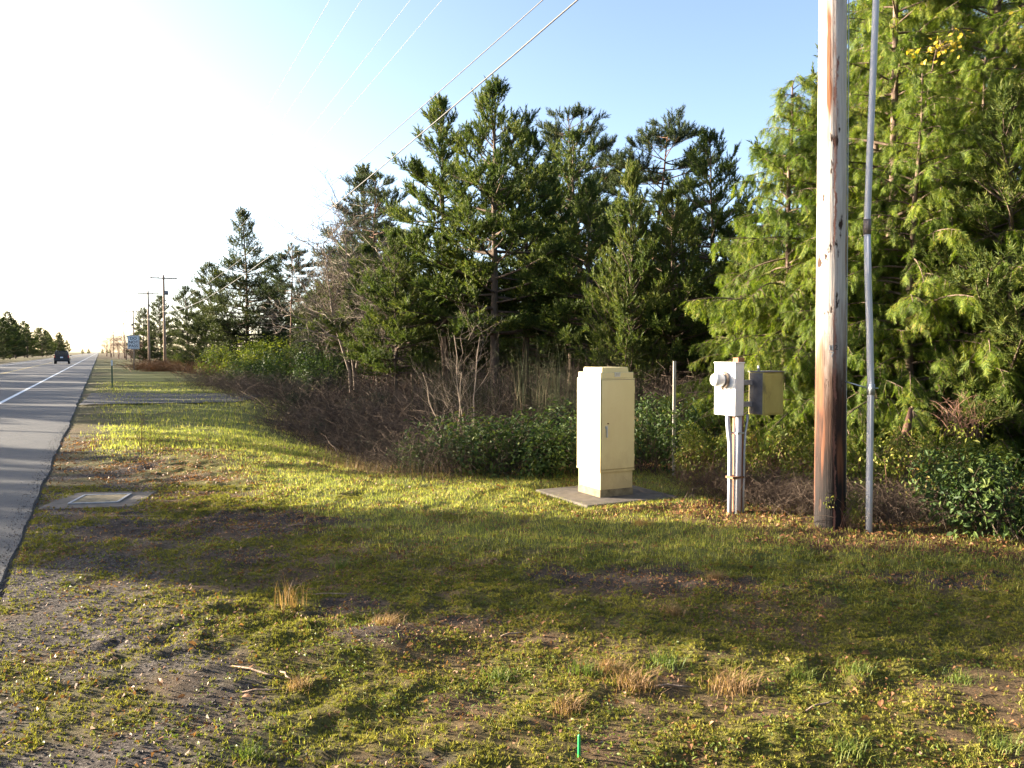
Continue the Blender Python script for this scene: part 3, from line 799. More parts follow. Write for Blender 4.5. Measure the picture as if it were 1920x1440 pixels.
# asphalt with a broken right edge that has a real drop
s_ = sr; tR = road_edge(s_); tL = EDGE_L + 0.1 * (fbm(s_, 0 * s_, .6, 3, 40) - .5)
cols = [(tL - .08, -.09), (tL, 0.0), (0 * s_ - 6.3, 0.03), (tR, 0.0), (tR + .05, -.08)]
V = np.concatenate([np.c_[s_[:, None] * U + np.broadcast_to(t, s_.shape)[:, None] * NR, np.full(len(s_), z)] for t, z in cols])
n = len(s_); i = np.arange(n - 1)
F = np.concatenate([np.stack([i + c * n, i + (c + 1) * n, i + (c + 1) * n + 1, i + c * n + 1], 1) for c in range(4)])
link('asphalt', mesh_np('asphalt', V, F, M['asphalt']), road)
zr = lambda t: 0.03 * (1 - abs(t + 6.3) / 5.66) + 0.005
for nm, t, w, mt in (('fog_line', -2.77, .13, 'line_white'), ('fog_line', -9.9, .13, 'line_white'), ('centre_line', -6.22, .1, 'line_yellow'), ('centre_line', -6.42, .1, 'line_yellow')):
    e1 = 0.012 * (fbm(sr, 0 * sr, 3, 3, 50) - .5); e2 = 0.012 * (fbm(sr, 0 * sr, 3, 3, 60) - .5)
    strip(nm, sr, t - w / 2 + e1, t + w / 2 + e2, zr(t), M[mt], road)

# gravel driveway running off to the right
da = [gp(146, 761), gp(440, 755), gp(520, 739), gp(174, 738)]
n = 40; w = np.linspace(0, 1, n)
lo_ = np.array(da[0])[None] * (1 - w[:, None]) + np.array(da[1])[None] * w[:, None]
hi_ = np.array(da[3])[None] * (1 - w[:, None]) + np.array(da[2])[None] * w[:, None]
lo_[:, 1] += .5 * (fbm(w * 12, 0 * w, 1, 3, 70) - .5); hi_[:, 1] += .8 * (fbm(w * 12, 0 * w, 1, 3, 75) - .5)
rows = [lo_ * (1 - k) + hi_ * k for k in np.linspace(0, 1, 9)]
V = np.concatenate([np.c_[q_, gz(q_[:, 0], q_[:, 1], False) + .035] for q_ in rows]); i = np.arange(n - 1)
F = np.concatenate([np.stack([i + c * n, i + 1 + c * n, i + (c + 1) * n + 1, i + (c + 1) * n], 1) for c in range(8)])
tag(link('driveway', mesh_np('driveway', V, F, M['driveway'])), kind='structure')


# ------------------------------------------------------------------ hard-surface helpers
def bm_box(bm, c, s, bevel=0.0, rz=0.0, top=None):
    """box centred at c, size s; top=(sx,sy) tapers the top face"""
    sx, sy, sz = s; tx, ty = top if top else (sx, sy)
    R_ = Matrix.Rotation(rz, 3, 'Z')
    vs = [bm.verts.new(Vector(c) + R_ @ Vector(p)) for p in ((-sx / 2, -sy / 2, -sz / 2), (sx / 2, -sy / 2, -sz / 2), (sx / 2, sy / 2, -sz / 2), (-sx / 2, sy / 2, -sz / 2),
                                                              (-tx / 2, -ty / 2, sz / 2), (tx / 2, -ty / 2, sz / 2), (tx / 2, ty / 2, sz / 2), (-tx / 2, ty / 2, sz / 2))]
    fs = [bm.faces.new([vs[i] for i in f]) for f in ((0, 3, 2, 1), (4, 5, 6, 7), (0, 1, 5, 4), (1, 2, 6, 5), (2, 3, 7, 6), (3, 0, 4, 7))]
    if bevel:
        ed = list({e for f in fs for e in f.edges})
        bmesh.ops.bevel(bm, geom=ed, offset=bevel, segments=2, affect='EDGES', profile=0.5)


def bm_obj(name, bm, mat, parent=None, smooth=False):
    bmesh.ops.recalc_face_normals(bm, faces=bm.faces)
    me = bpy.data.meshes.new(name); bm.to_mesh(me); bm.free(); me.materials.append(mat)
    if smooth:
        for p in me.polygons: p.use_smooth = True
    return link(name, me, parent)


def box_obj(name, c, s, mat, parent=None, bevel=0.004, rz=0.0, top=None):
    bm = bmesh.new(); bm_box(bm, c, s, bevel, rz, top)
    return bm_obj(name, bm, mat, parent)


def tube_obj(name, pts, rad, mat, parent=None, sides=12, caps=True):
    pts = np.array(pts, float); rad = np.broadcast_to(rad, (len(pts),))
    V, F = tubes(pts[None], rad[None], sides)
    g = Geo(); g.add(V, F)
    if caps:
        n = len(V)
        for c, o, fl in ((pts[0], 0, 1), (pts[-1], n - sides, 0)):
            idx = np.arange(sides) + o; nx_ = np.roll(idx, -1)
            f = np.stack([idx, nx_, np.full(sides, n)], 1)
            V = np.concatenate([V, c[None]]); F = np.concatenate([F, f[:, ::-1] if fl else f]); n += 1
        g = Geo(); g.add(V, F)
    return link(name, g.mesh(name, mat, True), parent)


def lathe_obj(name, prof, mat, parent=None, sides=20, axis='z', origin=(0, 0, 0)):
    """prof = [(r, z)] turned about z (or x)"""
    a = np.arange(sides) / sides * 2 * np.pi
    V = np.concatenate([np.stack([r_ * np.cos(a), r_ * np.sin(a), np.full(sides, z_)], 1) for r_, z_ in prof])
    i = np.arange(len(prof) - 1)[:, None] * sides; j = np.arange(sides)[None]; j2 = (j + 1) % sides
    F = np.stack([(i + j).ravel(), (i + j2).ravel(), (i + sides + j2).ravel(), (i + sides + j).ravel()], 1)
    if axis == 'x': V = np.stack([-V[:, 2], V[:, 1], V[:, 0]], 1)     # z -> -x
    return link(name, mesh_np(name, V + np.array(origin), F, mat, True), parent)


def text_mesh(name, txt, size, mat, parent, loc, rot, extrude=0.002, spacing=1.0, line=1.0):
    cu = bpy.data.curves.new(name, 'FONT'); cu.body = txt; cu.size = size; cu.extrude = extrude; cu.align_x = 'CENTER'; cu.align_y = 'CENTER'
    cu.space_line = line; cu.space_character = spacing; cu.offset = size * 0.012
    tmp = bpy.data.objects.new(name + '_tmp', cu); COL.objects.link(tmp)
    dg = bpy.context.evaluated_depsgraph_get()
    me = bpy.data.meshes.new_from_object(tmp.evaluated_get(dg)); bpy.data.objects.remove(tmp); bpy.data.curves.remove(cu)
    me.materials.clear(); me.materials.append(mat)
    o = link(name, me, parent); o.location = loc; o.rotation_euler = rot
    return o


# ------------------------------------------------------------------ CONCRETE PAD AND CABINET
CX, CY = 1.06, 9.04
pz = 0.0
bm = bmesh.new(); bm_box(bm, (0, 0, -0.08), (1.2, 1.12, 0.16), 0.015)
pad = bm_obj('concrete_pad', bm, M['concrete']); pad.location = (CX, CY, 0.0); pad.rotation_euler = (0, 0, ROADZ)
tag(pad, 'flat concrete pad in the grass under the almond cabinet', 'concrete pad')
cab = empty('equipment_cabinet', (CX, CY, pz), 'tall almond metal utility cabinet with a stepped top on the concrete pad', 'utility cabinet', rz=ROADZ)
cab.rotation_euler = (0, 0, ROADZ)
bw, bd = 0.46, 0.48
box_obj('plinth', (0, 0, 0.035), (bw - .02, bd - .02, 0.09), M['conc_dark'], cab, 0.006)
box_obj('skirt', (0, 0, 0.185), (bw - .03, bd - .03, 0.21), M['cabinet'], cab, 0.004)
body = box_obj('body', (0, 0, 0.80), (bw, bd, 1.02), M['cabinet'], cab, 0.006)
box_obj('drip_ledge', (0, 0, 0.283), (bw + .004, bd + .004, 0.018), M['cabinet'], cab, 0.003)
box_obj('hood', (0, 0, 1.343), (bw - .022, bd - .022, 0.065), M['cabinet'], cab, 0.006, top=(bw - .022, bd - .022))
box_obj('hood_cap', (0, 0, 1.402), (bw - .10, bd - .10, 0.056), M['cabinet'], cab, 0.004, top=(bw - .115, bd - .115))
box_obj('door_gasket', (0, -bd / 2 - .001, 0.80), (bw - .02, .006, 0.995), M['gasket'], cab, 0)
dr = box_obj('door', (0, -bd / 2 - .003, 0.80), (bw - .03, .014, 0.985), M['cabinet'], cab, 0.003)
bm = bmesh.new(); bm_box(bm, (-.155, -bd / 2 - .024, .72), (.012, .018, .115), .003); bm_box(bm, (-.155, -bd / 2 - .014, .775), (.03, .016, .035), .003)
bm_obj('handle', bm, M['galv'], dr)
lathe_obj('lock', [(0.0001, .012), (.008, .012), (.009, .0), (.009, -.01)], M['rust'], dr, 10, 'z', (0, 0, 0)).rotation_euler = (math.pi / 2, 0, 0)
dr.children[-1].location = (-.135, -bd / 2 - .010, .815)
for zz_ in (.42, .8, 1.18):
    tube_obj('hinge', [(bw / 2 - .012, -bd / 2 - .008, zz_ - .04), (bw / 2 - .012, -bd / 2 - .008, zz_ + .04)], .006, M['cabinet'], dr, 8)
lb = box_obj('label_plate', (.0, -bd / 2 + .008, 1.352), (.075, .006, .05), M['galv'], cab, .001)
for k in range(3):
    box_obj('vent_slot', (.0, -bd / 2 + .004, 1.337 + .014 * k), (.055, .003, .005), M['panel_grey'], lb, 0)

# ------------------------------------------------------------------ METER POST
MX, MY = at(1389, 7.95)
mz = G(MX, MY)
mt_ = empty('electric_meter_post', (MX, MY, mz), 'wooden post carrying a white electric meter box and an olive panel box', 'electric meter', rz=ROADZ)
box_obj('post', (0.03, .06, .72), (.08, .08, 1.66), M['post_wood'], mt_, .004)
mb = box_obj('meter_box', (-.075, .08, 1.235), (.115, .30, .52), M['white_paint'], mt_, .006)
box_obj('cover_seam', (-.1335, .10, 1.235), (.004, .004, .50), M['panel_grey'], mb, 0)
box_obj('lid_lip', (-.075, .08, 1.499), (.125, .31, .012), M['white_paint'], mb, .002)
box_obj('lower_cover', (-.135, .08, 1.11), (.006, .27, .24), M['white_paint'], mb, .002)
mg = lathe_obj('meter', [(.0001, .155), (.035, .150), (.058, .135), (.068, .11), (.070, .045)], M['glass'], mt_, 24, 'x', (-.1325, .085, 1.33))
lathe_obj('meter_ring', [(.070, .044), (.083, .045), (.086, .038), (.086, .012), (.080, .0)], M['meter_ring'], mg, 24, 'x', (-.1325, .085, 1.33))
lathe_obj('seal', [(.0001, .02), (.008, .018), (.009, .0)], M['rust'], mb, 8, 'x', (-.133, .10, 1.235))
pb = box_obj('panel_box', (.315, -.03, 1.19), (.275, .20, .43), M['panel'], mt_, .005)
box_obj('side_shade_sheet', (.1755, -.03, 1.19), (.004, .18, .41), M['panel_grey'], pb, .001)  # dark sheet puts the meter box's shade onto the olive side
box_obj('panel_door', (.315, -.133, 1.185), (.245, .008, .385), M['panel'], pb, .003)
box_obj('rain_hood', (.315, -.03, 1.409), (.285, .22, .012), M['panel_grey'], pb, .003)
tube_obj('top_stub', [(.22, -.02, 1.41), (.22, -.02, 1.47)], .012, M['galv'], pb, 8)
box_obj('mounting_arm', (.12, .04, 1.30), (.13, .05, .05), M['galv'], mt_, .003); box_obj('mounting_arm', (.12, .04, 1.08), (.13, .05, .05), M['galv'], mt_, .003)
tube_obj('conduit', [(-.105, .06, .99), (-.105, .06, .92), (-.102, .05, .82), (-.092, .04, .7), (-.088, .038, .55), (-.088, .038, .3), (-.088, .038, -.1)], .023, M['pvc'], mt_, 12)
tube_obj('conduit', [(-.026, -.002, .99), (-.026, -.002, .6), (-.026, -.002, -.1)], .038, M['pvc'], mt_, 12)
pts = [(.10, -.0, .98), (.088, -.01, .92), (.045, -.03, .8), (.03, -.034, .6), (.026, -.034, .2), (.026, -.034, -.1)]
tube_obj('flexible_conduit', pts, .012, M['galv'], mt_, 8)
box_obj('strap', (-.045, .008, .36), (.165, .105, .022), M['rust'], mt_, .002)
box_obj('strap', (-.02, .005, .80), (.10, .09, .016), M['galv'], mt_, .002)

# ------------------------------------------------------------------ UTILITY POLE AND RISER
PX, PY = at(1561, 7.3)
pzg = G(PX, PY)
pole = empty('utility_pole', (PX, PY, pzg), 'thick weathered wooden utility pole, bleached above and dark brown at its foot', 'utility pole', 'utility poles along the road')
pole.rotation_euler = (0, -.010, 0)
k = 90; zz = np.linspace(-.4, 10.7, k); sides = 40
a = np.arange(sides) / sides * 2 * np.pi
rad = .138 - .0042 * np.clip(zz, 0, 20)
ring = rad[:, None] * (1 + .035 * (fbm(np.tile(a * 2.2, (k, 1)), np.tile(zz[:, None] * .35, (1, sides)), 1.5, 3, 80) - .5))
# a drying crack and a slightly raised ridge
ring = ring - .010 * np.exp(-((a[None] - 4.35) / .05) ** 2) * sstep(1.2, 2.5, zz)[:, None]
V = np.stack([ring * np.cos(a), ring * np.sin(a), np.tile(zz[:, None], (1, sides))], 2).reshape(-1, 3)
i = np.arange(k - 1)[:, None] * sides; j = np.arange(sides)[None]; j2 = (j + 1) % sides
F = np.stack([(i + j).ravel(), (i + j2).ravel(), (i + sides + j2).ravel(), (i + sides + j).ravel()], 1)
link('shaft', mesh_np('shaft', V, F, M['pole'], True), pole)
bm = bmesh.new(); bm_box(bm, (0, -.16, 10.25), (2.5, .1, .12), .006, 0); ca = bm_obj('crossarm', bm, M['grey_wood'], pole); ca.rotation_euler = (0, 0, ROADZ)
for xx in (-1.15, -.5, .5, 1.15):
    lathe_obj('insulator', [(.0001, .15), (.03, .14), (.045, .10), (.03, .07), (.05, .04), (.03, 0)], M['coupling'], ca, 12, 'z', (xx, -.16, 10.31))
gw = [(.139 * math.cos(-.12), .139 * math.sin(-.12), z_) for z_ in np.linspace(0, 4, 14)] + [(.125, -.015, 10)]
tube_obj('ground_wire', gw, .0045, M['galv'], pole, 6)
for z_ in (1.05, 1.62, 2.3, 3.4):
    box_obj('staple', (.140 - .0042 * z_, -.017, z_), (.014, .02, .007), M['dark_metal'], pole, 0)
# nailed-on figures: 112 over 7, on the side towards the road
zn = zof(652, 7.25) - pzg
for txt, aa, z_, mt in (('1', -2.02, zn, 'galv'), ('1', -1.83, zn, 'galv'), ('2', -1.60, zn, 'dark_metal'), ('7', -1.86, zn - .062, 'galv')):
    rr = .138 - .0042 * z_ + .001
    text_mesh('figure', txt, .062, M[mt], pole, (rr * math.cos(aa), rr * math.sin(aa), z_), (math.pi / 2, 0, aa + math.pi / 2), .0015)

rx, ry = at(1636, 7.12)
rz_ = G(rx, ry)
rs = empty('riser_pipe', (rx, ry, rz_), 'bowed grey plastic riser pipe standing just right of the thick pole', 'conduit pipe')


def rp(px, py, d): return ((px - 960) / 1500 * d - rx, d - ry, zof(py, d) - rz_)


tube_obj('lower_pipe', [(0, 0, -.3)] + [rp(1634.5, 900, 7.12), rp(1634, 730, 7.12), rp(1630, 620, 7.13), rp(1625, 520, 7.14), rp(1622, 432, 7.15)], .029, M['pvc'], rs, 16)
tube_obj('upper_pipe', [rp(1622, 440, 7.15), rp(1622, 410, 7.15), rp(1624, 300, 7.15), rp(1628, 140, 7.15), rp(1631, 0, 7.15), rp(1632, -300, 7.15), rp(1628, -560, 7.2)], .0275, M['pvc'], rs, 16)
tube_obj('coupling', [rp(1622, 441, 7.15), rp(1622, 413, 7.15)], .0325, M['coupling'], rs, 16)
tube_obj('clamp', [rp(1634.1, 740, 7.12), rp(1634, 720, 7.12)], .034, M['galv'], rs, 16)
q0 = np.array(rp(1625, 727, 7.11)); q1 = np.array(rp(1585, 715, 7.22))
tube_obj('bracket', [q0, q0 * .5 + q1 * .5, q1], .007, M['galv'], rs, 6)
tube_obj('bracket', [np.array(rp(1634, 728, 7.085)), np.array(rp(1648, 728, 7.11))], .006, M['galv'], rs, 6)

# ------------------------------------------------------------------ VAULT LID
vx, vy = gp(188, 934)
vl = empty('utility_vault', (vx, vy, -0.022), 'low concrete vault slab with a metal rimmed hatch beside the road', 'utility vault', rz=math.radians(11))
bm = bmesh.new(); bm_box(bm, (0, 0, -.045), (.96, .98, .11), .012); bm_obj('slab', bm, M['concrete'], vl)
bm = bmesh.new()
for c, s in (((0, .255, .015), (.5, .03, .014)), ((0, -.255, .015), (.5, .03, .014)), ((.24, 0, .015), (.03, .478, .014)), ((-.24, 0, .015), (.03, .478, .014))):
    bm_box(bm, c, s, .002)
hf = bm_obj('hatch_rim', bm, plain('dull_rim_steel', (0.26, 0.26, 0.27), 0.6, 0.2, 0.25, 20), vl)
hl = box_obj('hatch_lid', (0, 0, .011), (.445, .475, .012), M['conc_dark'], vl, .003)
for xx in (-.12, .12):
    box_obj('lifting_slot', (xx, -.17, .018), (.05, .012, .004), M['dark_metal'], hl, 0)

# ------------------------------------------------------------------ STAKES, MARKERS, SIGN
sx_, sy_ = at(1265, 10.4); sz_ = G(sx_, sy_)
o = box_obj('wooden_stake', (0, 0, .72), (.036, .036, 1.56), M['grey_wood'], None, .003); o.location = (sx_, sy_, sz_)
tag(o, 'thin silvered wooden stake standing in the bushes right of the cabinet', 'stake')
hx_, hy_ = gp(1086, 1424); hz_ = G(hx_, hy_)
o = lathe_obj('marker_stake', [(.0001, .095), (.004, .094), (.006, .088), (.0065, .03), (.005, -.04)], M['green_plastic'], None, 10); o.location = (hx_, hy_, hz_)
tag(o, 'little bright green plastic stake in the foreground moss', 'marker stake')
dx_, dy_ = gp(210, 729)
dl = empty('road_marker', (dx_, dy_, 0), 'thin green roadside marker post with a white reflector top', 'road marker', rz=ROADZ)
bm = bmesh.new(); bm_box(bm, (0, 0, .52), (.012, .03, 1.1)); bm_box(bm, (-.015, -.012, .52), (.024, .008, 1.1)); bm_box(bm, (.015, -.012, .52), (.024, .008, 1.1)); bm_obj('post', bm, M['green_post'], dl)
box_obj('reflector', (0, -.022, 1.13), (.065, .012, .24), M['reflector'], dl, .003)

sd = 69.0; gx_, gy_ = at(250.5, sd)
sg = empty('traffic_sign', (gx_, gy_, 0), 'white rectangular road sign reading DO NOT PASS beside the road', 'road sign', rz=ROADZ * .75)
bm = bmesh.new(); bm_box(bm, (0, .06, 1.5), (.09, .09, 3.2), .004); bm_obj('post', bm, M['far_pole'], sg)
sp_ = box_obj('panel', (0, 0, 2.44), (.94, .02, 1.18), M['sign_white'], sg, .008)
bm = bmesh.new()
for c, s in (((0, -.012, 2.99), (.86, .004, .02)), ((0, -.012, 1.89), (.86, .004, .02)), ((.42, -.012, 2.44), (.02, .004, 1.08)), ((-.42, -.012, 2.44), (.02, .004, 1.08))): bm_box(bm, c, s)
bm_obj('border', bm, M['sign_black'], sp_)
for wd, z_ in (('DO', 2.77), ('NOT', 2.44), ('PASS', 2.11)):
    text_mesh('lettering', wd, .34, M['sign_black'], sp_, (0, -.014, z_), (math.pi / 2, 0, 0), .002)


# ------------------------------------------------------------------ CAR
def make_car():
    cxp, cyp = st((108 - .459 * -4.45) / .889, -4.45)
    c = empty('car', (cxp, cyp, 0.03), 'dark sport utility car driving away along the road', 'car', rz=ROADZ)
    W = .92
    # lower body: sections along y (rear -2.2 .. front 2.4)
    def loft(secs, name, mat, sm=False):
        bm = bmesh.new(); rows_ = [[bm.verts.new(p) for p in s] for s in secs]
        for A, B in zip(rows_, rows_[1:]):
            for q in range(len(A)): bm.faces.new([A[q], A[(q + 1) % len(A)], B[(q + 1) % len(B)], B[q]])
        bm.faces.new(rows_[0]); bm.faces.new(rows_[-1][::-1])
        return bm_obj(name, bm, mat, c, sm)
    def sec(y, w0, w1, w2, z0, z1, z2): return [(-w0, y, z0), (w0, y, z0), (w1, y, z1), (w2, y, z2), (-w2, y, z2), (-w1, y, z1)]
    loft([sec(-2.2, .86, .90, .86, .42, .75, 1.02), sec(-2.1, .88, W, .89, .32, .75, 1.06), sec(1.0, .9, W, .89, .3, .72, 1.05), sec(1.9, .88, .91, .84, .3, .7, .98), sec(2.35, .78, .82, .7, .36, .65, .86)], 'body', M['car_paint'])
    loft([sec(-2.08, .86, .85, .70, 1.03, 1.2, 1.66), sec(-1.8, .87, .86, .70, 1.03, 1.2, 1.74), sec(.1, .87, .86, .69, 1.03, 1.2, 1.73), sec(.95, .86, .84, .62, 1.03, 1.1, 1.10)], 'cabin', M['car_paint'])
    box_obj('rear_window', (0, -2.075, 1.41), (1.34, .03, .40), M['car_glass'], c, .01, top=(1.2, .03)).rotation_euler = (0, 0, 0)
    for s in (-1, 1):
        box_obj('side_window', (s * .782, -.6, 1.42), (.03, 2.2, .34), M['car_glass'], c, .01)
        box_obj('tail_lamp', (s * .80, -2.17, .98), (.13, .1, .36), M['tail'], c, .02)
        box_obj('door_mirror', (s * 1.0, .62, 1.12), (.17, .1, .14), M['car_paint'], c, .03)
        for y in (-1.4, 1.45):
            w = lathe_obj('wheel', [(.0001, .10), (.20, .10), (.22, .11), (.33, .11), (.365, .07), (.365, -.07), (.33, -.11), (.0001, -.11)], M['rubber'], c, 20, 'x', (0, 0, 0)); w.location = (s * .80, y, .36)
            lathe_obj('rim', [(.0001, .118), (.08, .116), (.20, .112)], M['galv'], w, 14, 'x').rotation_euler = (0, 0, 0 if s < 0 else math.pi)
    box_obj('rear_bumper', (0, -2.22, .52), (1.76, .16, .24), M['bumper'], c, .03)
    box_obj('licence_plate', (0, -2.215, .86), (.34, .02, .16), M['plate'], c, .004)
    box_obj('roof_spoiler', (0, -2.05, 1.72), (1.3, .2, .05), M['car_paint'], c, .012)
    for s in (-1, 1): tube_obj('roof_rail', [(s * .62, -1.7, 1.74), (s * .62, -1.6, 1.79), (s * .62, -.2, 1.79), (s * .62, -.1, 1.74)], .018, M['galv'], c, 6)


make_car()

# ------------------------------------------------------------------ FAR POLES AND OVERHEAD WIRES
far_poles = [(309, 79), (279.5, 99), (251, 144), (233, 205), (213, 290)]
desc = ['nearest thin utility pole with a long crossarm beside the dark trees', 'second thin far utility pole with a crossarm, left of the nearest one',
        'third far utility pole rising behind the white road sign', 'faint far utility pole between the road sign and the reddish bushes', 'faintest utility pole where the road meets the horizon']
PT = []
for n_, ((px, d), ds) in enumerate(zip(far_poles, desc)):
    x_, y_ = at(px, d)
    fp = empty('utility_pole', (x_, y_, G(x_, y_)), ds, 'utility pole', 'utility poles along the road', ROADZ)
    tube_obj('shaft', [(0, 0, -.3), (0, 0, 4.5), (0, 0, 9.15)], [.15, .125, .10], M['far_pole'], fp, 12)
    ar = box_obj('crossarm', (0, -.13, 8.82), (2.45, .1, .13), M['far_pole'], fp, .006)
    for xx in (-1.12, -.5, .5, 1.12):
        lathe_obj('insulator', [(.0001, .16), (.04, .13), (.03, .06), (.045, .03), (.03, 0)], M['coupling'], ar, 8, 'z', (xx, -.13, 8.885))
    if n_ in (0, 2):
        lathe_obj('transformer', [(.0001, .42), (.16, .40), (.16, 0), (.0001, -.02)], M['panel_grey'], fp, 14, 'z', (.26 if n_ == 0 else -.26, -.05, 7.2 if n_ == 0 else 6.3))
        box_obj('bracket_arm', (.14 if n_ == 0 else -.12, -.05, 7.4 if n_ == 0 else 6.5), (.25, .06, .05), M['galv'], fp, .003)
    PT.append((x_, y_))
chain = [(PX, PY)] + PT


def local(p, dx, dy): return np.array(p) + dx * NR + dy * U


def wire(label, dx, z_main, z_far, sag, r_, mat, dy=-.13):
    P = []
    for k in range(len(chain) - 1):
        a_, b_ = local(chain[k], dx, dy), local(chain[k + 1], dx, dy)
        za, zb = (z_main if k == 0 else z_far), z_far
        L_ = np.linalg.norm(b_ - a_); w = np.linspace(0, 1, 28)[(0 if k == 0 else 1):]
        sg_ = sag * (L_ / 80) ** 2 if k else sag
        P.append(np.c_[a_[None] * (1 - w[:, None]) + b_[None] * w[:, None], za + (zb - za) * w - 4 * sg_ * w * (1 - w)])
    P = np.concatenate(P)
    o = tube_obj('overhead_wire', P, r_, M[mat], None, 6, False)
    return tag(o, label, 'overhead wire', 'overhead wires between the utility poles')


wire('thin overhead conductor, leftmost of the four thin ones', -1.15, 10.45, 9.03, 1.25, .0042, 'wire')
wire('thin overhead conductor, second from the left of the four thin ones', -.5, 10.45, 9.03, 1.25, .0042, 'wire')
wire('thin overhead conductor, third from the left of the four thin ones', .5, 10.45, 9.03, 1.25, .0042, 'wire')
wire('thin overhead conductor, rightmost of the four thin ones', 1.15, 10.45, 9.03, 1.25, .0042, 'wire')
wire('upper of the two thick communication cables crossing the sky', -.14, 6.95, 6.1, .88, .0085, 'cable', -.0)
wire('lower and thickest communication cable crossing the sky in front of the pines', -.15, 6.62, 5.6, 1.28, .0125, 'cable', -.0)

# ------------------------------------------------------------------ TREES
def tree(name, label, x, y, proto, group=None, rz=None, sc=1.0, cat='tree', zsc=None, dz=0.0):
    o = empty(name, (x, y, G(x, y) + dz), label, cat, group, random.random() * 6.28 if rz is None else rz)
    o.scale = (sc, sc, zsc or sc)
    link('trunk', proto[0], o); link('crown', proto[1], o)
    return o


P = {}
P['pine_a'] = conifer('pine_a', 1, 9.0, .24, 3.1, young, 95, -.08, .95, .16, .26, 2.7, BRUSH, M['pine'], M['bark_pine'], .15, .01, lo1=.42, lo2=.18)
P['pine_b'] = conifer('pine_b', 2, 8.8, .26, 2.7, young, 88, -.1, .95, .16, .26, 3.0, BRUSH, M['pine'], M['bark_pine'], .13, .02, gaps=.15, lo1=.42, lo2=.18)
P['pine_c'] = conifer('pine_c', 3, 8.4, .20, 2.5, oval, 92, -.05, .95, .15, .26, 2.3, BRUSH, M['pine'], M['bark_pine'], .12, .02, lo1=.42, lo2=.18)
P['pine_old'] = conifer('pine_old', 4, 11.0, .55, 2.3, dome, 60, .12, .45, .10, .24, 2.9, BRUSH_FAT, M['pine_blue'], M['bark_red'], .15, .05, tw=.7, gaps=.1, lo1=.55, lo2=.25)
P['pine_flat'] = conifer('pine_flat', 5, 9.9, .60, 2.5, dome, 50, 0.0, .35, .10, .24, 3.0, BRUSH_FAT, M['pine_blue'], M['bark_red'], .14, .07, tw=.7, gaps=.12, lo1=.5, lo2=.2)
P['pine_young'] = conifer('pine_young', 6, 5.8, .08, 1.5, young, 85, .35, 1.15, .42, .22, 2.2, BRUSH, M['pine_yellow'], M['bark_pine'], .07)
P['spruce'] = conifer('spruce', 7, 11.8, .03, 4.2, lambda u: np.where(u < .68, .55 + .45 * np.sqrt(np.clip(1 - (u / .68) ** 2, 0, 1)) - .2 * u / .68, .33 * (1 - u) / .32 + .04), 170, -.12, .55, .10, .46, 1.6, BRUSH_SHORT, M['spruce'], M['bark_pine'], .18, gaps=.12)
P['spruce_b'] = conifer('spruce_b', 8, 9.0, .03, 2.9, column, 110, 0.0, .8, .16, .34, 2.4, BRUSH_SHORT, M['spruce'], M['bark_pine'], .14)
P['shore'] = conifer('shore', 9, 4.9, .10, 1.45, oval, 80, .15, .8, .15, .17, 1.9, BRUSH_FAT, M['pine_yellow'], M['bark_pine'], .07, .02)
P['cedar_a'] = cedar('cedar_a', 10, 5.6, .05, 1.9, lambda u: np.clip(1.05 * (1 - u), 0, 1) ** .75, 110, M['cedar'], M['bark_cedar'])
P['cedar_b'] = cedar('cedar_b', 11, 9.2, .03, 2.3, lambda u: np.clip(1.1 * (1 - u), 0, 1) ** .5, 140, M['cedar'], M['bark_cedar'], .17)
print('protos', {k_: len(v_[1].polygons) for k_, v_ in P.items()}, sum(len(v_[1].polygons) + len(v_[0].polygons) for v_ in P.values()))

PG = 'pines behind the verge'
tree('pine_tree', 'tall green pine with a straight dark trunk, tallest pointed tree in the middle', *at(925, 22), P['pine_a'], PG, .6, .965)
tree('pine_tree', 'slim pointed pine just left of the tallest middle pine', *at(833, 24.5), P['pine_b'], PG, 2.2, 1.02)
tree('pine_tree', 'pine with a leaning side top right of the tallest middle pine', *at(988, 24), P['pine_b'], PG, 4.0, .90)
tree('pine_tree', 'soft olive pine left of the round topped old pines', *at(1065, 26), P['pine_c'], PG, 1.0, 1.0)
tree('old_pine', 'old pine with a round high crown, tallest of the round tops', *at(1100, 32), P['pine_old'], PG, .3, .98)
tree('old_pine', 'old flat crowned pine with a bare reddish trunk', *at(1212, 30), P['pine_flat'], PG, 1.6, 1.0)
tree('pine_tree', 'small yellow green young pine in front of the flat crowned pine', *at(1185, 18.5), P['pine_young'], PG, .2, .97)
tree('pine_tree', 'dark dense pine between the flat crowned pine and the cedars', *at(1338, 20.5), P['pine_c'], PG, 3.3, .83)
tree('pine_tree', 'short leaning pine with low sweeping boughs left of the slim pine', *at(745, 22.5), P['pine_c'], PG, 5.1, .58)
tree('pine_tree', 'broad low pine in front of the old pines', *at(1105, 21), P['pine_a'], PG, 2.6, .66)
tree('pine_tree', 'dark low pine near the left edge of the cedars', *at(1265, 19), P['pine_c'], PG, 4.4, .62)
tree('old_pine', 'round headed pine with an open lower crown left of the middle pines', *at(705, 36), P['pine_old'], PG, 2.0, .83)
tree('pine_tree', 'open ragged pine left of the round headed pine', *at(655, 38), P['pine_b'], PG, 3.6, .80)
tree('spruce_tree', 'thin dead topped spire behind the round headed pine', *at(685, 42), P['spruce'], PG, 1.2, .92)
tree('old_pine', 'flat topped pine with a bare trunk beside the big spruce', *at(545, 55), P['pine_flat'], PG, 1.0, .86)
tree('spruce_tree', 'big broad spruce with a sparse pointed top left of the flat topped pine', *at(465, 60), P['spruce'], PG, 0.0, 1.0)
tree('spruce_tree', 'dense rounded spruce left of the big spruce', *at(400, 66), P['spruce_b'], PG, 1.0, .95)
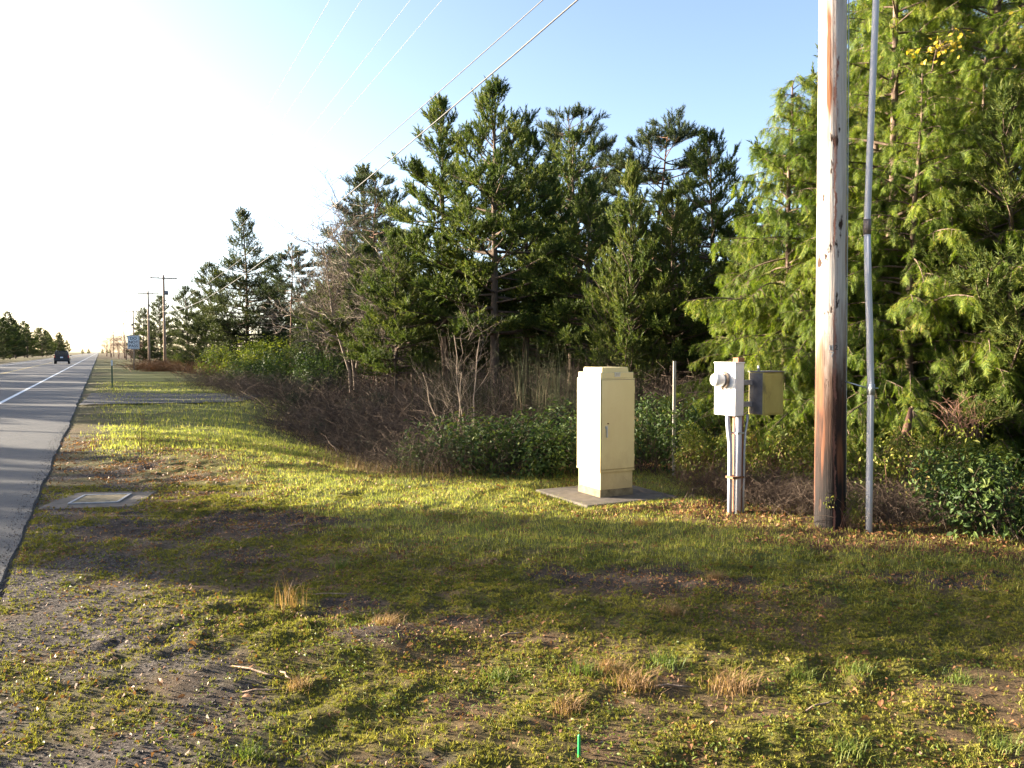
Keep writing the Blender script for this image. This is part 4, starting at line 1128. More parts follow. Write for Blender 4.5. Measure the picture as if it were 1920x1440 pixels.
tree('spruce_tree', 'dark spruce right behind the nearest thin utility pole', *at(352, 86), P['spruce_b'], PG, 2.0, .92)
tree('spruce_tree', 'dark spruce behind the second thin far utility pole', *at(300, 118), P['spruce_b'], PG, 2.8, 1.05)
tree('spruce_tree', 'small spruce at the far end of the right tree line', *at(268, 150), P['spruce_b'], PG, 3.5, 1.05)
tree('spruce_tree', 'low bushy spruce right of the big spruce', *at(515, 58), P['spruce_b'], PG, 5.0, .62)
tree('pine_tree', 'bushy low pine under the flat topped pine', *at(585, 50), P['pine_c'], PG, 5.0, .62)
# deeper rows that close the view between the trunks
deep = [(775, 29, .62, 'pine_a'), (1012, 29, .70, 'pine_c'), (1150, 27, .66, 'pine_a'), (1275, 27, .72, 'pine_a'), (690, 30, .60, 'pine_a'), (625, 44, .72, 'pine_a'), (640, 52, .75, 'pine_c'), (720, 48, .72, 'pine_c'), (790, 40, .60, 'pine_c'), (870, 38, .62, 'pine_a'), (960, 42, .66, 'pine_c'), (1020, 36, .62, 'pine_a'), (1150, 40, .70, 'pine_c'), (1235, 34, .62, 'pine_a'), (1300, 38, .72, 'pine_c'), (1390, 30, .72, 'pine_a'), (1440, 26, .7, 'pine_c'), (840, 55, .8, 'pine_a'), (1090, 52, .8, 'pine_c'), (560, 75, .8, 'pine_c')]
for px, d, sc, kd in deep:
    tree('pine_tree', 'shaded pine deep in the wood, seen between the front trunks', *at(px, d), P[kd], 'pines deep in the wood', None, sc)

for k_, (px, d, sc) in enumerate([(590, 46, .5), (650, 42, .45), (705, 40, .46), (765, 36, .42), (815, 34, .40), (868, 33, .38), (915, 35, .42), (965, 33, .40), (1015, 32, .38), (1060, 34, .42), (1110, 31, .38), (1160, 33, .42), (1205, 30, .38), (1255, 29, .40), (1300, 27, .38), (1350, 25, .40), (1400, 22, .36), (890, 45, .62), (1000, 45, .6), (1130, 42, .6), (1230, 40, .6), (780, 48, .6)]):
    tree('spruce_tree', 'low dark spruce filling the shade between the pine trunks', *at(px, d), P['spruce_b'], 'low spruces under the pines', None, sc * 1.25, zsc=sc)
CG = 'cedars on the right'
tree('cedar_tree', 'bright drooping cedar whose tip leans over beside the thick pole', *at(1478, 12.2), P['cedar_a'], CG, .4, 1.0)
tree('cedar_tree', 'tall bright cedar right behind the riser pipe', *at(1668, 12.6), P['cedar_b'], CG, 1.5, 1.0)
tree('cedar_tree', 'tall bright cedar near the right edge of the photo', *at(1868, 12.4), P['cedar_b'], CG, 3.9, 1.06)
tree('cedar_tree', 'cedar standing farther back between the two tall ones', *at(1765, 16), P['cedar_b'], CG, 5.2, 1.0)
tree('cedar_tree', 'low cedar filling in behind the meter post', *at(1395, 13.2), P['cedar_a'], CG, 2.7, .66)
tree('cedar_tree', 'cedar cut off by the right edge of the photo', *at(2040, 10.6), P['cedar_b'], CG, 2.0, .95)
tree('cedar_tree', 'low cedar behind the thick pole', *at(1570, 11.2), P['cedar_a'], CG, 4.6, .72)
tree('cedar_tree', 'low cedar behind the dark bush on the right', *at(1790, 10.6), P['cedar_a'], CG, 5.6, .66)
for px, d, kd, sc, lb in ((1645, 14.5, 'cedar_b', .92, 'shaded cedar seen between the thick pole and the riser pipe'), (1720, 13.8, 'cedar_b', .9, 'cedar half hidden behind the tall ones, right of the riser pipe'), (1960, 13.5, 'cedar_b', 1.1, 'tall cedar at the right edge of the photo, behind the shore pine'), (1545, 12.0, 'cedar_a', 1.0, 'cedar directly behind the thick pole'), (1700, 10.9, 'cedar_a', .95, 'front cedar just right of the riser pipe'), (1845, 10.9, 'cedar_a', 1.0, 'front cedar left of the shore pine'), (1830, 19, 'cedar_b', 1.25, 'tallest cedar at the back of the right hand stand'), (1700, 19, 'cedar_b', 1.1, 'tall back row cedar right of the thick pole')):
    tree('cedar_tree', lb, *at(px, d), P[kd], CG, None, sc)
tree('pine_tree', 'tall pine whose tufted limb reaches left of the thick pole', *at(1625, 17), P['pine_a'], CG, 2.9, .98)
tree('pine_tree', 'pale tufted shore pine in front of the right hand cedars', *at(1895, 10.3), P['shore'], CG, .9, .96)

# the wood on the cedar side goes on behind the camera
for s_, t_, kd, sc in ((1.5, 10.5, 'cedar_b', 1.0), (-2.5, 9.5, 'cedar_b', 1.05), (-6.5, 9, 'cedar_b', 1.0), (-10, 10, 'spruce_b', 1.1), (-12, 6, 'spruce_b', 1.0), (-14, 1.8, 'cedar_b', .95), (-5, 13, 'spruce_b', 1.2), (-17, 8, 'spruce_b', 1.2), (0, 14, 'spruce_b', 1.2), (-20, 4, 'spruce_b', 1.2)):
    tree('cedar_tree' if kd[0] == 'c' else 'spruce_tree', 'tree of the same wood standing behind the camera', *st(s_, t_), P[kd], 'trees behind the camera', None, sc)

# treeline across the road, in view
lg = 'conifers across the road'
r = np.random.default_rng(21)
for k_ in range(26):
    s_ = 118 + k_ * 9.5 + r.uniform(-2.5, 2.5) + k_ * k_ * .25; t_ = -17.5 + r.uniform(-2.2, 2.2)
    x_, y_ = st(s_, t_)
    tree('conifer', 'dark conifer in the tree line across the road', x_, y_, P[('spruce_b', 'pine_c', 'spruce_b', 'pine_a')[k_ % 4]], lg, None, (.95 + .12 * r.random()) * (1.0 if k_ % 4 else 1.08))
for k_ in range(12):
    s_ = 124 + k_ * 15 + r.uniform(-3, 3); x_, y_ = st(s_, -23 + r.uniform(-2, 2))
    tree('conifer', 'dark conifer in the tree line across the road', x_, y_, P[('spruce_b', 'pine_c')[k_ % 2]], lg, None, 1.1 + .15 * r.random())
# the same tree line continues towards the camera and past it; these stand out of view and shade the verge
near = [(11.0, -15.5, 'spruce_b', .95), (6.0, -15.0, 'pine_c', 1.0), (0, -15.5, 'spruce_b', 1.0), (-6, -16, 'pine_c', 1.1), (-13, -15, 'spruce_b', 1.0), (-20, -16, 'pine_a', 1.0), (21.4, -15.0, 'spruce_b', (.58, 1.06)), (19.2, -14.4, 'pine_b', (.34, .78)), (23.6, -14.8, 'spruce_b', (.5, .425)), (25.0, -15.1, 'spruce_b', (.5, .425)), (26.4, -14.8, 'spruce_b', (.5, .42)), (27.4, -15.3, 'spruce_b', (.4, .42)), (26.9, -15.6, 'pine_old', (.27, .74)), (30.9, -15.2, 'pine_old', (.72, .68)), (34.6, -15.0, 'spruce_b', (.66, 1.02)), (38.6, -16, 'pine_c', (.8, 1.1)), (42, -15.2, 'spruce_b', (.66, 1.12)), (46.2, -15.5, 'spruce_b', (.66, 1.10)),
        (50, -16, 'pine_a', (.7, 1.1)), (54, -15, 'spruce_b', (.7, 1.1)), (58.5, -16, 'pine_c', (.9, 1.15)), (63, -15, 'spruce_b', (.8, 1.1)), (69, -16, 'spruce_b', (.9, 1.15)), (76, -16.5, 'pine_c', 1.1), (83, -15.5, 'spruce_b', 1.1), (91, -16, 'spruce_b', 1.1), (99, -17, 'pine_a', 1.1), (108, -16, 'spruce_b', 1.1)]
for s_, t_, kd, sc in near:
    x_, y_ = st(s_, t_)
    sx2, sz2 = sc if isinstance(sc, tuple) else (sc, sc)
    tree('conifer', 'unseen roadside conifer shading the verge, across the road from the cabinet', x_, y_, P[kd], lg, None, sx2, zsc=sz2)
# far end of the road
for k_ in range(10):
    s_ = 560 + k_ * 45; x_, y_ = st(s_, -9 + k_ * 5 + r.uniform(-6, 6))
    tree('conifer', 'tiny tree on the horizon at the end of the road', x_, y_, P['pine_c'], 'trees at the far end of the road', None, .45)

# ------------------------------------------------------------------ BARE TREES
g_bare = bare_tree('alder', 31, 6.2, 1.2, M['twig'], 15, 9, 6, stems=3)
g_bare2 = bare_tree('alder_b', 32, 5.0, 1.3, M['twig_red'], 10, 7, 5, stems=4)
g_sap = bare_tree('sapling', 33, 2.6, .7, M['twig'], 7, 4, 3, .012, stems=2)


def single(name, label, cat, x, y, me, group=None, rz=0., sc=1., dz=0., zsc=None):
    o = link(name, me); o.location = (x, y, G(x, y) + dz); o.rotation_euler = (0, 0, rz); o.scale = (sc, sc, zsc or sc)
    return tag(o, label, cat, group)


single('bare_tree', 'leafless pale twiggy alder in front of the open ragged pine', 'tree', *at(668, 31), g_bare, 'leafless trees', .4, 1.0)
single('bare_tree', 'leafless alder right of the laurel bushes with pale thin stems', 'tree', *at(712, 25), g_bare, 'leafless trees', 2.4, .62)
single('bare_tree', 'leafless alder behind the brown brambles and the laurel', 'tree', *at(615, 40), g_bare, 'leafless trees', 3.9, .85)
single('bare_sapling', 'pale leafless sapling in front of the tallest middle pine', 'sapling', *at(882, 12.6), g_sap, 'leafless trees', .8, 1.0)
single('bare_sapling', 'short leafless sapling leaning out of the salal hedge', 'sapling', *at(845, 11.2), g_sap, 'leafless trees', 2.8, .62)
for (px, d, sc) in ((208, 230, 1.2), (222, 190, 1.1), (236, 160, 1.0), (200, 300, 1.3), (262, 118, .62), (246, 130, .7)):
    single('bare_tree', 'reddish leafless roadside tree far along the right side', 'tree', *at(px, d), g_bare2, 'reddish leafless trees far off', random.random() * 6, sc)


# ------------------------------------------------------------------ SHRUBS
shade_dk = [bush('shade_dark_%d' % k, 170 + k, 0.75, 0.85, 3400, .045, LEAF_NARROW, M['shade_dark'], M['bramble'], 60, .5) for k in range(2)]
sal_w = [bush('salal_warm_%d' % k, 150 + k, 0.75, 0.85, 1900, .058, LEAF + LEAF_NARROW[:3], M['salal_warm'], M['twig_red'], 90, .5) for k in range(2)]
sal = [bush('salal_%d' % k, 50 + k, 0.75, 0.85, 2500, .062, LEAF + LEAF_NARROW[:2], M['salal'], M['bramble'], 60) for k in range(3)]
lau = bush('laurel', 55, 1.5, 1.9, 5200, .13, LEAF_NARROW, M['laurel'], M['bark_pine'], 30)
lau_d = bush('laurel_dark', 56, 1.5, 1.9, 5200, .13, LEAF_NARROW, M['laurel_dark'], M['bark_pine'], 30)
brm = [thicket('bramble_%d' % k, 60 + k, 1.2, .75, 420, M['bramble'], .8) for k in range(2)]
brn = thicket('broom', 64, .7, 1.8, 260, M['broom'], .25, .004)
brk = [thicket('bracken_%d' % k, 66 + k, .9, .5, 420, M['bracken'], .9, .006) for k in range(2)]


def shrub(name, label, x, y, pr, group, rz=None, sc=1.0, zsc=None, cat='bush'):
    o = empty(name, (x, y, G(x, y) - .02), label, cat, group, random.random() * 6.28 if rz is None else rz)
    o.scale = (sc, sc, zsc or sc)
    link('stems', pr[0], o); link('foliage', pr[1], o)
    return o


SG = 'salal bushes along the back of the verge'
for px, d, sc, zs, kk, lab in (
        (812, 10.9, .78, .66, 0, 'scrubby low salal bush at the left end of the dark hedge'), (880, 10.7, 1.0, .92, 1, 'dark salal bush second from the left end of the hedge'),
        (955, 10.6, 1.05, 1.0, 2, 'dark leafy salal bush in the middle of the hedge left of the cabinet'), (1035, 10.5, 1.0, 1.0, 0, 'dark salal bush touching the left side of the cabinet'),
        (1110, 11.2, .95, 1.1, 1, 'dark salal bush hidden mostly behind the cabinet'), (1215, 10.7, .8, 1.05, 2, 'salal bush just right of the cabinet, half in shade'),
        (1300, 9.9, .62, .85, 0, 'lit salal bush between the cabinet and the meter post'), (1345, 9.7, .6, .95, 1, 'lit salal bush right behind the meter post'),
        (1435, 9.2, .62, 1.0, 2, 'lit salal bush right of the meter post under the panel box'), (1500, 8.8, .66, .9, 0, 'lit salal bush close on the left of the thick pole'),
        (1620, 8.6, .62, 1.0, 1, 'lit salal bush behind the grey riser pipe'), (1695, 8.2, .62, .9, 2, 'lit salal bush right of the riser pipe, yellow leaves among the green'),
        (1760, 8.4, .7, 1.05, 0, 'lit salal bush behind the dark bush on the right'), (1830, 7.2, .72, .86, 1, 'bush with shade put into its dark leaves, right of the riser pipe'),
        (1925, 6.9, .85, .95, 2, 'bush with shade put into its dark leaves, at the right edge of the photo'), (1592, 7.22, .26, .46, 0, 'little salal sprig at the foot of the thick pole'),
        (1250, 11.8, .9, 1.2, 1, 'shaded salal bush behind the wooden stake')):
    shrub('salal_bush', lab, *at(px, d), sal_w[kk % 2] if lab.startswith('lit') else shade_dk[kk % 2] if lab.startswith('dark green bush') else sal[kk], SG, None, sc, zs)
for px, d, sc in ((640, 18.5, .8), (720, 15.8, .62), (555, 23, .9), (775, 13.4, .6), (690, 21, 1.0), (610, 27, 1.1), (830, 14.5, .8), (505, 30, .9)):
    shrub('evergreen_bush', 'dark green bush scattered among the brown brambles of the hollow', *at(px, d), shade_dk[random.randrange(2)], 'dark bushes among the brambles', None, sc, sc * 1.1)
LG = 'laurel bushes by the driveway'
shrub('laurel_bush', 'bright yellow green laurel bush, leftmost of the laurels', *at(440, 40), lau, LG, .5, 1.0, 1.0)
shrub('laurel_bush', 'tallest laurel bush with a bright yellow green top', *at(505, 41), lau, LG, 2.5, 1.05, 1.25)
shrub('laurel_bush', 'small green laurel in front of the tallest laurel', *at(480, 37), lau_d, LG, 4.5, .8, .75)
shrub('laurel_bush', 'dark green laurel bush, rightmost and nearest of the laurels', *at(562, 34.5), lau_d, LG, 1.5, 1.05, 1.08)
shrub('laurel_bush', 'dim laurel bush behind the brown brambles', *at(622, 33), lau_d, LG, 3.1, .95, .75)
shrub('laurel_bush', 'tiny bright bush right of the nearest thin far pole', *at(343, 72), lau, LG, 3.1, .55, .8)
BG = 'bramble thickets in the hollow'
spots = [(590, 20, 1.0), (650, 18.5, 1.05), (700, 17, 1.1), (760, 15.5, 1.0), (680, 20.5, 1.1), (740, 18.5, 1.15), (800, 14.2, 1.0), (560, 24, 1.2), (620, 23, 1.2), (520, 27, 1.1), (470, 30, .9), (800, 18, 1.2), (860, 15.5, 1.1), (905, 13.5, 1.0), (960, 14.5, 1.2), (1020, 13.2, 1.1), (1080, 14.5, 1.2), (780, 11.2, .5), (830, 10.5, .55),
         (1000, 17, 1.4), (1120, 16, 1.4), (1190, 14, 1.2), (910, 18, 1.4), (1240, 16, 1.4), (860, 21, 1.5), (1050, 20, 1.5), (1160, 20, 1.6), (740, 24, 1.6), (430, 33, 1.0), (395, 38, 1.1)]
for k_, (px, d, sc) in enumerate(spots):
    lab = ('low dead bramble tangle at the left foot of the salal hedge' if d < 12 else 'brown bramble thicket behind the salal hedge under the pines' if px > 850 else
           'brown bramble thicket at the end of the gravel driveway below the laurels' if d > 21 else 'tangled brown leafless bramble thicket in the shaded hollow before the pines')
    single('bramble_thicket', lab, 'brambles', *at(px, d), brm[k_ % 2], BG, k_ * 1.7, sc, 0, sc * (1.0 if d > 12 else 1.3))
lit = [(1430, 8.6, .42), (1475, 8.4, .40), (1345, 8.8, .38), (1655, 7.8, .42), (1720, 7.6, .42), (1515, 8.0, .40)]
for k_, (px, d, sc) in enumerate(lit):
    single('bramble_thicket', ('pale dead bramble stems under the panel box', 'dead bramble stems between the panel box and the thick pole', 'dead bramble stems left of the meter post', 'dead bramble stems right of the riser pipe', 'dead brown stems before the dark right bush', 'dead stems at the left foot of the thick pole')[k_],
           'brambles', *at(px, d), brm[k_ % 2], 'dead brambles in the sun', k_ * 2.1, sc, 0, sc * 1.1)
for k_, (px, d, sc, lab) in enumerate(((885, 14.5, .9, 'tall dark broom bush with upright stems left of the tallest pine trunk'), (1040, 13.2, .95, 'tall dark broom bush close behind the salal hedge left of the cabinet'), (1000, 15, 1.0, 'tall dark broom bush farther back left of the cabinet'), (830, 17, .9, 'tall dark broom bush in front of the slim pine'), (560, 36, 1.3, 'olive broom bush behind the dark laurel'), (1150, 13.5, .95, 'dark broom bush rising behind the cabinet'))):
    single('broom_bush', lab, 'bush', *at(px, d), brn, 'broom bushes', k_ * 1.3, sc)
for k_, (px, d, sc) in enumerate(((285, 74, 2.0), (322, 72, 2.0), (365, 68, 2.2), (400, 60, 2.2), (300, 66, 1.6), (420, 52, 1.8))):
    single('bracken_patch', 'patch of orange brown dead bracken at the foot of the far poles', 'bracken', *at(px, d), brk[k_ % 2], 'dead bracken by the far poles', k_ * 1.1, sc, 0, sc * .8)
wd = thicket('weed', 70, .28, .62, 26, M['drygrass'], .25, .0032)
single('dead_weeds', 'clump of dry upright weed stalks beside the shoulder of the road', 'weeds', *gp(270, 848), wd, None, 0, 1.0)
fan = thicket('twig_fan', 71, .28, .5, 70, M['twig_red'], .9, .003)
single('dead_branch', 'fan of dead brown twigs hanging among the cedars', 'branch', *at(1812, 9.4), fan, None, 0, 1.0, .62)
# broken snag among the salal
sx_, sy_ = at(1695, 8.9)
sn = empty('broken_snag', (sx_, sy_, G(sx_, sy_)), 'pale broken dead snag showing among the lit bushes right of the riser pipe', 'dead tree')
tube_obj('stump', [(0, 0, -.1), (.02, 0, .4), (.06, .02, .75), (.10, .02, .98)], [.07, .055, .045, .02], M['bark_red'], sn, 9)
tube_obj('branch', [(.05, .01, .7), (-.06, -.03, .62), (-.2, -.05, .5)], [.035, .03, .018], M['bark_red'], sn, 7)
# yellow maple
mx_, my_ = at(1752, 11.0)
mp_ = empty('maple_sapling', (mx_, my_, G(mx_, my_)), 'slender maple with a few yellow leaves high among the cedars', 'tree')
zt = zof(95, 11)
tube_obj('trunk', [(.5, 2.2, -.1), (.5, 2.1, 1.6), (.45, 1.9, 3.4), (.3, .9, zt - .35), (-.05, 0, zt), (-.25, -.1, zt - .05)], [.03, .025, .02, .014, .008, .004], M['bark_cedar'], mp_, 7)
r = np.random.default_rng(77); n = 70
Pm = np.stack([r.normal(0, .22, n), r.normal(0, .15, n), zt + .08 * r.normal(size=n)], 1); Pm[:, 2] += .35 * Pm[:, 0]
Vm, Fm = scatter([t_leaf(k, .95, .1, .2) for k in range(4)], Pm, unit(r.normal(size=(n, 3)) - [0, 0, .6]), unit(r.normal(0, .4, (n, 3)) + [-.4, -.6, .5]), .062 * r.uniform(.7, 1.3, n), r)
link('foliage', mesh_np('maple_foliage', Vm, Fm, M['maple']), mp_)
ends = Pm[r.integers(0, n, 16)]; st0 = np.array([[.0, 0, zt - .02]]) + r.normal(0, .05, (16, 3)); w_ = np.linspace(0, 1, 4)[None, :, None]
Vt, Ft = tubes(st0[:, None] * (1 - w_) + ends[:, None] * w_, np.full((16, 4), .004), 3)
link('twigs', mesh_np('maple_twigs', Vt, Ft, M['bark_cedar']), mp_)

# ------------------------------------------------------------------ GROUND COVER
r = np.random.default_rng(88)


def field(n, x0, x1, y0, y1, dens, power=1.0):
    """random points in a box kept with a probability given by dens(zones)"""
    x = r.uniform(x0, x1, n); y = y0 + (y1 - y0) * r.random(n) ** power
    t = x * NR[0] + y * NR[1]
    z = zones(x, y); p = dens(z, x, y, t)
    keep = (r.random(n) < p) & (t > road_edge(x * U[0] + y * U[1]) + .03)
    pd = np.maximum(np.abs((x - CX) * NR[0] + (y - CY) * NR[1]) / .6, np.abs((x - CX) * U[0] + (y - CY) * U[1]) / .56)
    keep &= (pd > 1.0 - .16 * r.random(n) ** 2) & (np.maximum(np.abs(x - vx) / .46, np.abs(y - vy) / .47) > 1 - .1 * r.random(n))
    keep &= np.abs(x / y) < .92
    x = x[keep]; y = y[keep]
    return np.stack([x, y, gz(x, y)], 1)


def grass_geo(P, hmin, hmax, w, bend=.5, lie=0.0):
    n = len(P); h = r.uniform(hmin, hmax, n); a = r.random(n) * 6.28
    d = np.stack([np.cos(a), np.sin(a), 0 * a], 1); sd_ = np.stack([-np.sin(a), np.cos(a), 0 * a], 1)
    bn = (bend * r.uniform(.2, 1.2, n))[:, None]
    up = np.array([0, 0, 1.])
    w = w * r.uniform(.7, 1.3, n)[:, None]
    b = P - up * .005; m_ = b + (up * (1 - lie) + d * bn * .35) * (h * .55)[:, None]; t_ = b + (up * (1 - lie * .9) * .92 + d * bn * (1 + lie)) * h[:, None]
    V = np.stack([b - sd_ * w, b + sd_ * w, m_ + sd_ * w * .7, m_ - sd_ * w * .7, t_], 1).reshape(-1, 3)
    o = np.arange(n)[:, None] * 5
    F = np.concatenate([o + np.array([[0, 1, 2]]), o + np.array([[0, 2, 3]]), o + np.array([[3, 2, 4]])])
    return V, F


g = Geo()
Pg = field(90000, -22, 1, 13, 42, lambda z, x, y, t: z['grass'] * (1 - .85 * z['dirt']) * .8 * (t < 6.5), 1.7)
g.add(*grass_geo(Pg, .04, .11, .006, .6))
Pg = field(400000, -9, 7, 4.6, 17, lambda z, x, y, t: z['grass'] * (1 - .85 * z['dirt']) * (1 - .5 * z['litter']) * .75, 1.25)
g.add(*grass_geo(Pg, .02, .068, .0026, .75, .06))
Pg = field(40000, -4, 5, 2.3, 7, lambda z, x, y, t: (.12 + .5 * z['moss']) * (1 - z['dirt']) * (1 - .8 * z['gravel']) * sstep(.5, .62, fbm(x, y, 1.1, 3, 91)))
g.add(*grass_geo(Pg, .015, .05, .0016, .9))
tag(link('grass', g.mesh('grass', M['grass'])), kind='stuff')
print('grass', g.n)
g = Geo()
Pg = field(240000, -5.5, 6, 2.3, 9, lambda z, x, y, t: (.25 + .4 * z['dirt'] + .6 * z['litter']) * (1 - .7 * z['gravel']) * (.3 + .9 * sstep(.45, .6, fbm(x, y, 2.3, 3, 95))))
g.add(*grass_geo(Pg, .02, .08, .0014, 1.0, .75))
hx = field(9000, -5, 1.2, 9.6, 13, lambda z, x, y, t: .9 * np.exp(-((t - 3.7) / .55) ** 2) * (sstep(8.5, 10, -U[0] * -x + U[1] * y)))
g.add(*grass_geo(hx, .08, .28, .0022, .5))
hx = field(16000, -10, 1.5, 12, 22, lambda z, x, y, t: .9 * np.exp(-((t - 5.2) / 1.3) ** 2))
g.add(*grass_geo(hx, .06, .22, .004, .8))
tag(link('dry_grass', g.mesh('dry_grass', M['drygrass'])), kind='stuff')
# moss: little stars of shoots
MS = []
for k_ in range(5):
    r2 = np.random.default_rng(300 + k_); n = 7; a = r2.random(n) * 6.28; e = r2.uniform(.5, 1.4, n)
    d = np.stack([np.cos(a) * np.cos(e), np.sin(e), np.sin(a) * np.cos(e)], 1); b = d * .15
    MS.append(blades(b, d * r2.uniform(.7, 1.2, n)[:, None], unit(np.cross(d, r2.normal(size=(n, 3)))) * .13))
Pm = field(270000, -6.5, 5, 2.3, 9.5, lambda z, x, y, t: (z['moss'] * .85 + .06) * (1 - .9 * z['dirt']) * (1 - .75 * z['gravel']) * (1 - .8 * z['litter']) * (1 - .92 * z['grass'] * sstep(5.2, 6.6, y)) * np.minimum(1, 5.5 / y), 1.15)
g = Geo(); n = len(Pm)
g.add(*scatter(MS, Pm, np.array([0, 0, 1.]) + r.normal(0, .25, (n, 3)), r.normal(size=(n, 3)), .016 * r.uniform(.6, 1.5, n) * (1 + .09 * np.maximum(Pm[:, 1] - 4, 0)), r))
tag(link('moss', g.mesh('moss', M['moss'])), kind='stuff')
print('moss', n)
# gravel stones
ST = []
oc = np.array([[1, 0, 0], [-1, 0, 0], [0, 1, 0], [0, -1, 0], [0, 0, 1], [0, 0, -1.]]); of = np.array([[0, 2, 4], [2, 1, 4], [1, 3, 4], [3, 0, 4], [2, 0, 5], [1, 2, 5], [3, 1, 5], [0, 3, 5]])
for k_ in range(6):
    r2 = np.random.default_rng(400 + k_); ST.append((oc * r2.uniform(.5, 1.1, (6, 1)) + r2.normal(0, .12, (6, 3)), of))
Ps_ = field(190000, -9, 2.5, 2.3, 14, lambda z, x, y, t: (.75 * z['gravel'] + .10 * z['dirt'] + .012) * (1 - .4 * z['moss']), 1.4)
n = len(Ps_); g = Geo()
g.add(*scatter(ST, Ps_, r.normal(size=(n, 3)), r.normal(size=(n, 3)), .0032 + .0075 * r.random(n) ** 2.5, r))
ns_ = 2500; s2 = 4 + 16 * r.random(ns_) ** 1.5; t2 = road_edge(s2) - np.abs(r.normal(0, .10, ns_)) + .03
e2_ = s2[:, None] * U + t2[:, None] * NR
g.add(*scatter(ST, np.c_[e2_, np.full(ns_, .002)], r.normal(size=(ns_, 3)), r.normal(size=(ns_, 3)), .003 + .007 * r.random(ns_) ** 2.5, r))
tag(link('gravel', g.mesh('gravel', M['stone'])), kind='stuff')
print('stones', n)
# small round weeds in the moss
Pl = field(60000, -3.5, 5, 2.3, 7, lambda z, x, y, t: sstep(.52, .66, fbm(x, y, 2.2, 3, 120)) * (1 - .8 * z['gravel']) * (1 - .7 * z['dirt']) * .8, 1.2)
n = len(Pl); g = Geo(); Pl[:, 2] += r.uniform(.002, .018, n)
nn = unit(r.normal(0, .5, (n, 3)) + [0, 0, 1]); g.add(*scatter(LEAF, Pl, unit(np.cross(nn, r.normal(size=(n, 3)))), nn, .017 * r.uniform(.5, 1.6, n), r))
tag(link('ground_cover', g.mesh('ground_cover', M['weed'])), kind='stuff')
print('weeds', n)
# brown crumbs of dead plant
Pl = field(520000, -11, 5.5, 2.3, 15, lambda z, x, y, t: (.12 + .5 * sstep(.48, .62, fbm(x, y, 2.7, 4, 140)) + .3 * z['dirt']) * (1 - .6 * z['gravel']), 1.1)
n = len(Pl); g = Geo(); Pl[:, 2] += r.uniform(.001, .012, n)
nn = unit(r.normal(0, .7, (n, 3)) + [0, 0, 1]); B_ = unit(np.cross(nn, r.normal(size=(n, 3)))); ln_ = ((.008 + .022 * r.random(n) ** 2) * (1 + .1 * np.maximum(Pl[:, 1] - 5, 0)))[:, None]
g.add(*blades(Pl - B_ * ln_ * .5, Pl + B_ * ln_ * .5, unit(np.cross(B_, nn)) * ln_ * .28))
tag(link('plant_litter', g.mesh('plant_litter', M['leaf'])), kind='stuff')
print('crumbs', n)
# fallen leaves
Pl = field(30000, -2, 7, 3, 9.4, lambda z, x, y, t: .55 * z['litter'] * (x > 0.6) * (y > 5.3) + .012, 1.0)
n = len(Pl); g = Geo(); Pl[:, 2] += r.uniform(.003, .03, n)
nn = unit(r.normal(0, .45, (n, 3)) + [0, 0, 1]); g.add(*scatter(LEAF, Pl, unit(np.cross(nn, r.normal(size=(n, 3)))), nn, .045 * r.uniform(.5, 1.3, n), r))
tag(link('fallen_leaves', g.mesh('fallen_leaves', M['leaf'])), kind='stuff')
print('leaves', n)


# tufts and sticks that stand out one by one
def tuft_mesh(name, seed, n, h, spread, w, mat, bend):
    global r
    keep = r; r = np.random.default_rng(seed)
    P_ = np.stack([r.normal(0, spread, n), r.normal(0, spread, n), np.zeros(n)], 1)
    V_, F_ = grass_geo(P_, h * .5, h * 1.1, w, bend); r = keep
    return mesh_np(name, V_, F_, mat)


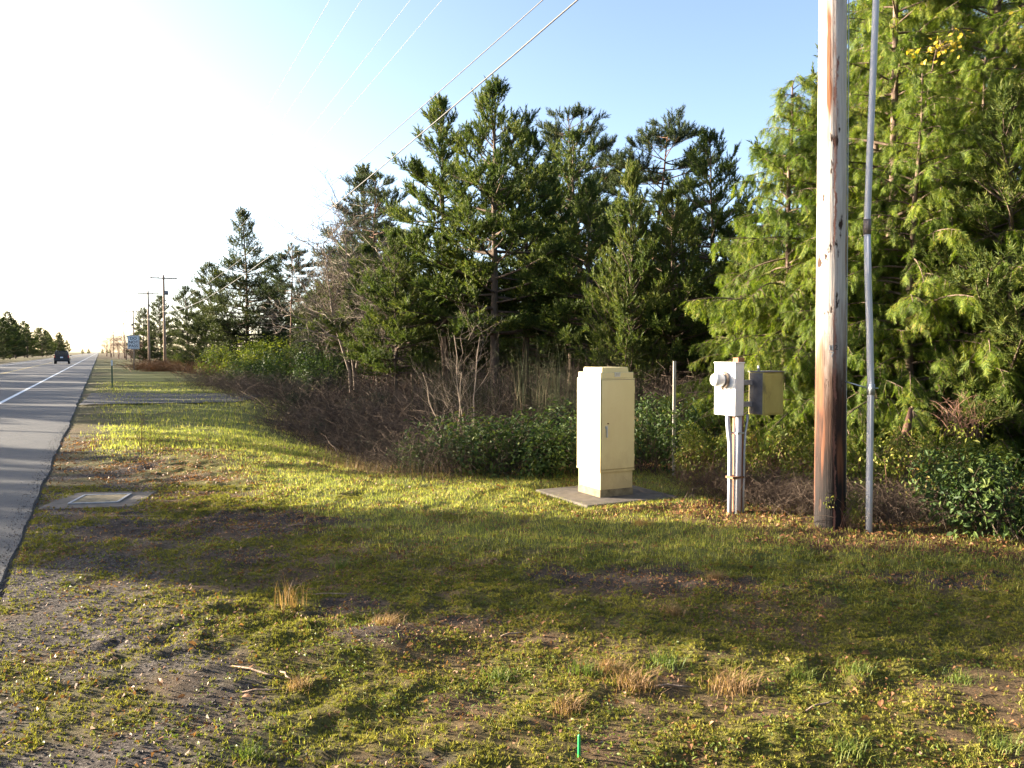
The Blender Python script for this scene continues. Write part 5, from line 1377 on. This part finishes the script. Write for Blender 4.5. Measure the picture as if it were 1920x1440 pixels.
td = tuft_mesh('dry_tuft', 501, 200, .085, .04, .0015, M['straw'], 1.3)
td2 = tuft_mesh('tall_dry_tuft', 502, 60, .20, .04, .002, M['straw'], .5)
tg = tuft_mesh('green_tuft', 503, 110, .07, .04, .0020, M['tuft_green'], 1.1)
for me_, px, py, lab, sc in ((td2, 545, 1140, 'tall thin dry grass tuft on the shaded bare soil', 1.0), (td, 1190, 1285, 'round straw coloured grass tuft in the lit foreground', 1.25), (td, 1145, 1250, 'small straw tuft behind the round straw coloured one', .9),
                             (td, 1375, 1290, 'straw coloured grass tuft right of the round one', 1.3), (td, 1065, 1330, 'flattened straw tuft with a curved runner', .9), (td, 1340, 1080, 'pale dry tuft on the shaded bare earth', .8),
                             (td, 560, 1290, 'brown dry tuft on the moss at the left', .7), (td, 720, 1170, 'dry weeds on the dirt mound', 1.0), (td, 1265, 1148, 'dark brown tuft at the edge of the shade', .9), (td, 1205, 980, 'dead brown tuft in front of the pad', 1.2)):
    single('dry_tuft', lab, 'grass tuft', *gp(px, py), me_, 'dry grass tufts', px * .1, sc)
for px, py, lab, sc in ((1090, 1260, 'fresh green grass tuft in the lit foreground, left of the round straw tuft', 1.1), (1250, 1245, 'fresh green tuft just behind the round straw tuft', 1.3), (935, 1260, 'green tuft on the moss left of centre', 1.0), (1500, 1270, 'green tuft near the right straw tuft', 1.0),
                        (1610, 1260, 'green tuft at the right of the lit foreground', 1.0), (1800, 1275, 'low green tuft far to the right in the foreground', .9), (1880, 1405, 'green weed at the bottom right', 1.1), (460, 1420, 'green tuft at the bottom left on gravel', .8), (1590, 1415, 'green tuft at the bottom, right of the plastic stake', 1.0), (640, 1060, 'green tuft in the shade near the bare soil', 1.3)):
    single('green_tuft', lab, 'grass tuft', *gp(px, py), tg, 'green grass tufts', px * .13, sc)
for px, py, ln, a_, lab in ((480, 1265, .36, -.5, 'thin pale stick lying on the moss'), (535, 1268, .16, -.9, 'short bent stick beside the thin pale stick'), (1265, 1287, .18, -.2, 'short stick right of the round straw tuft'), (490, 1297, .20, .1, 'dark stick lying at the left on the moss'),
                            (960, 1180, .14, .3, 'small stick near the dirt mound'), (1540, 1330, .2, .5, 'bent stick at the right of the foreground'), (560, 990, .2, .1, 'shaded stick at the edge of the grass'), (455, 990, .14, .7, 'pale wood chip on the shaded bare soil'), (240, 970, .6, .03, 'dark stick lying in front of the vault slab'), (620, 1115, .32, .0, 'pale stick on the shaded bare soil by the dry tuft')):
    x_, y_ = gp(px, py); z_ = G(x_, y_)
    o = tube_obj('stick', [(-ln / 2, 0, .004), (-ln / 6, .01, .012), (ln / 6, -.008, .016), (ln / 2, .012, .008)], [.004, .005, .0045, .003], M['stick'], None, 6)
    o.location = (x_, y_, z_ + .004); o.rotation_euler = (0, 0, a_); tag(o, lab, 'stick', 'sticks on the ground')
tot = sum(len(m_.polygons) for m_ in bpy.data.meshes)
print('polys', tot, 'objects', len(scn.objects))
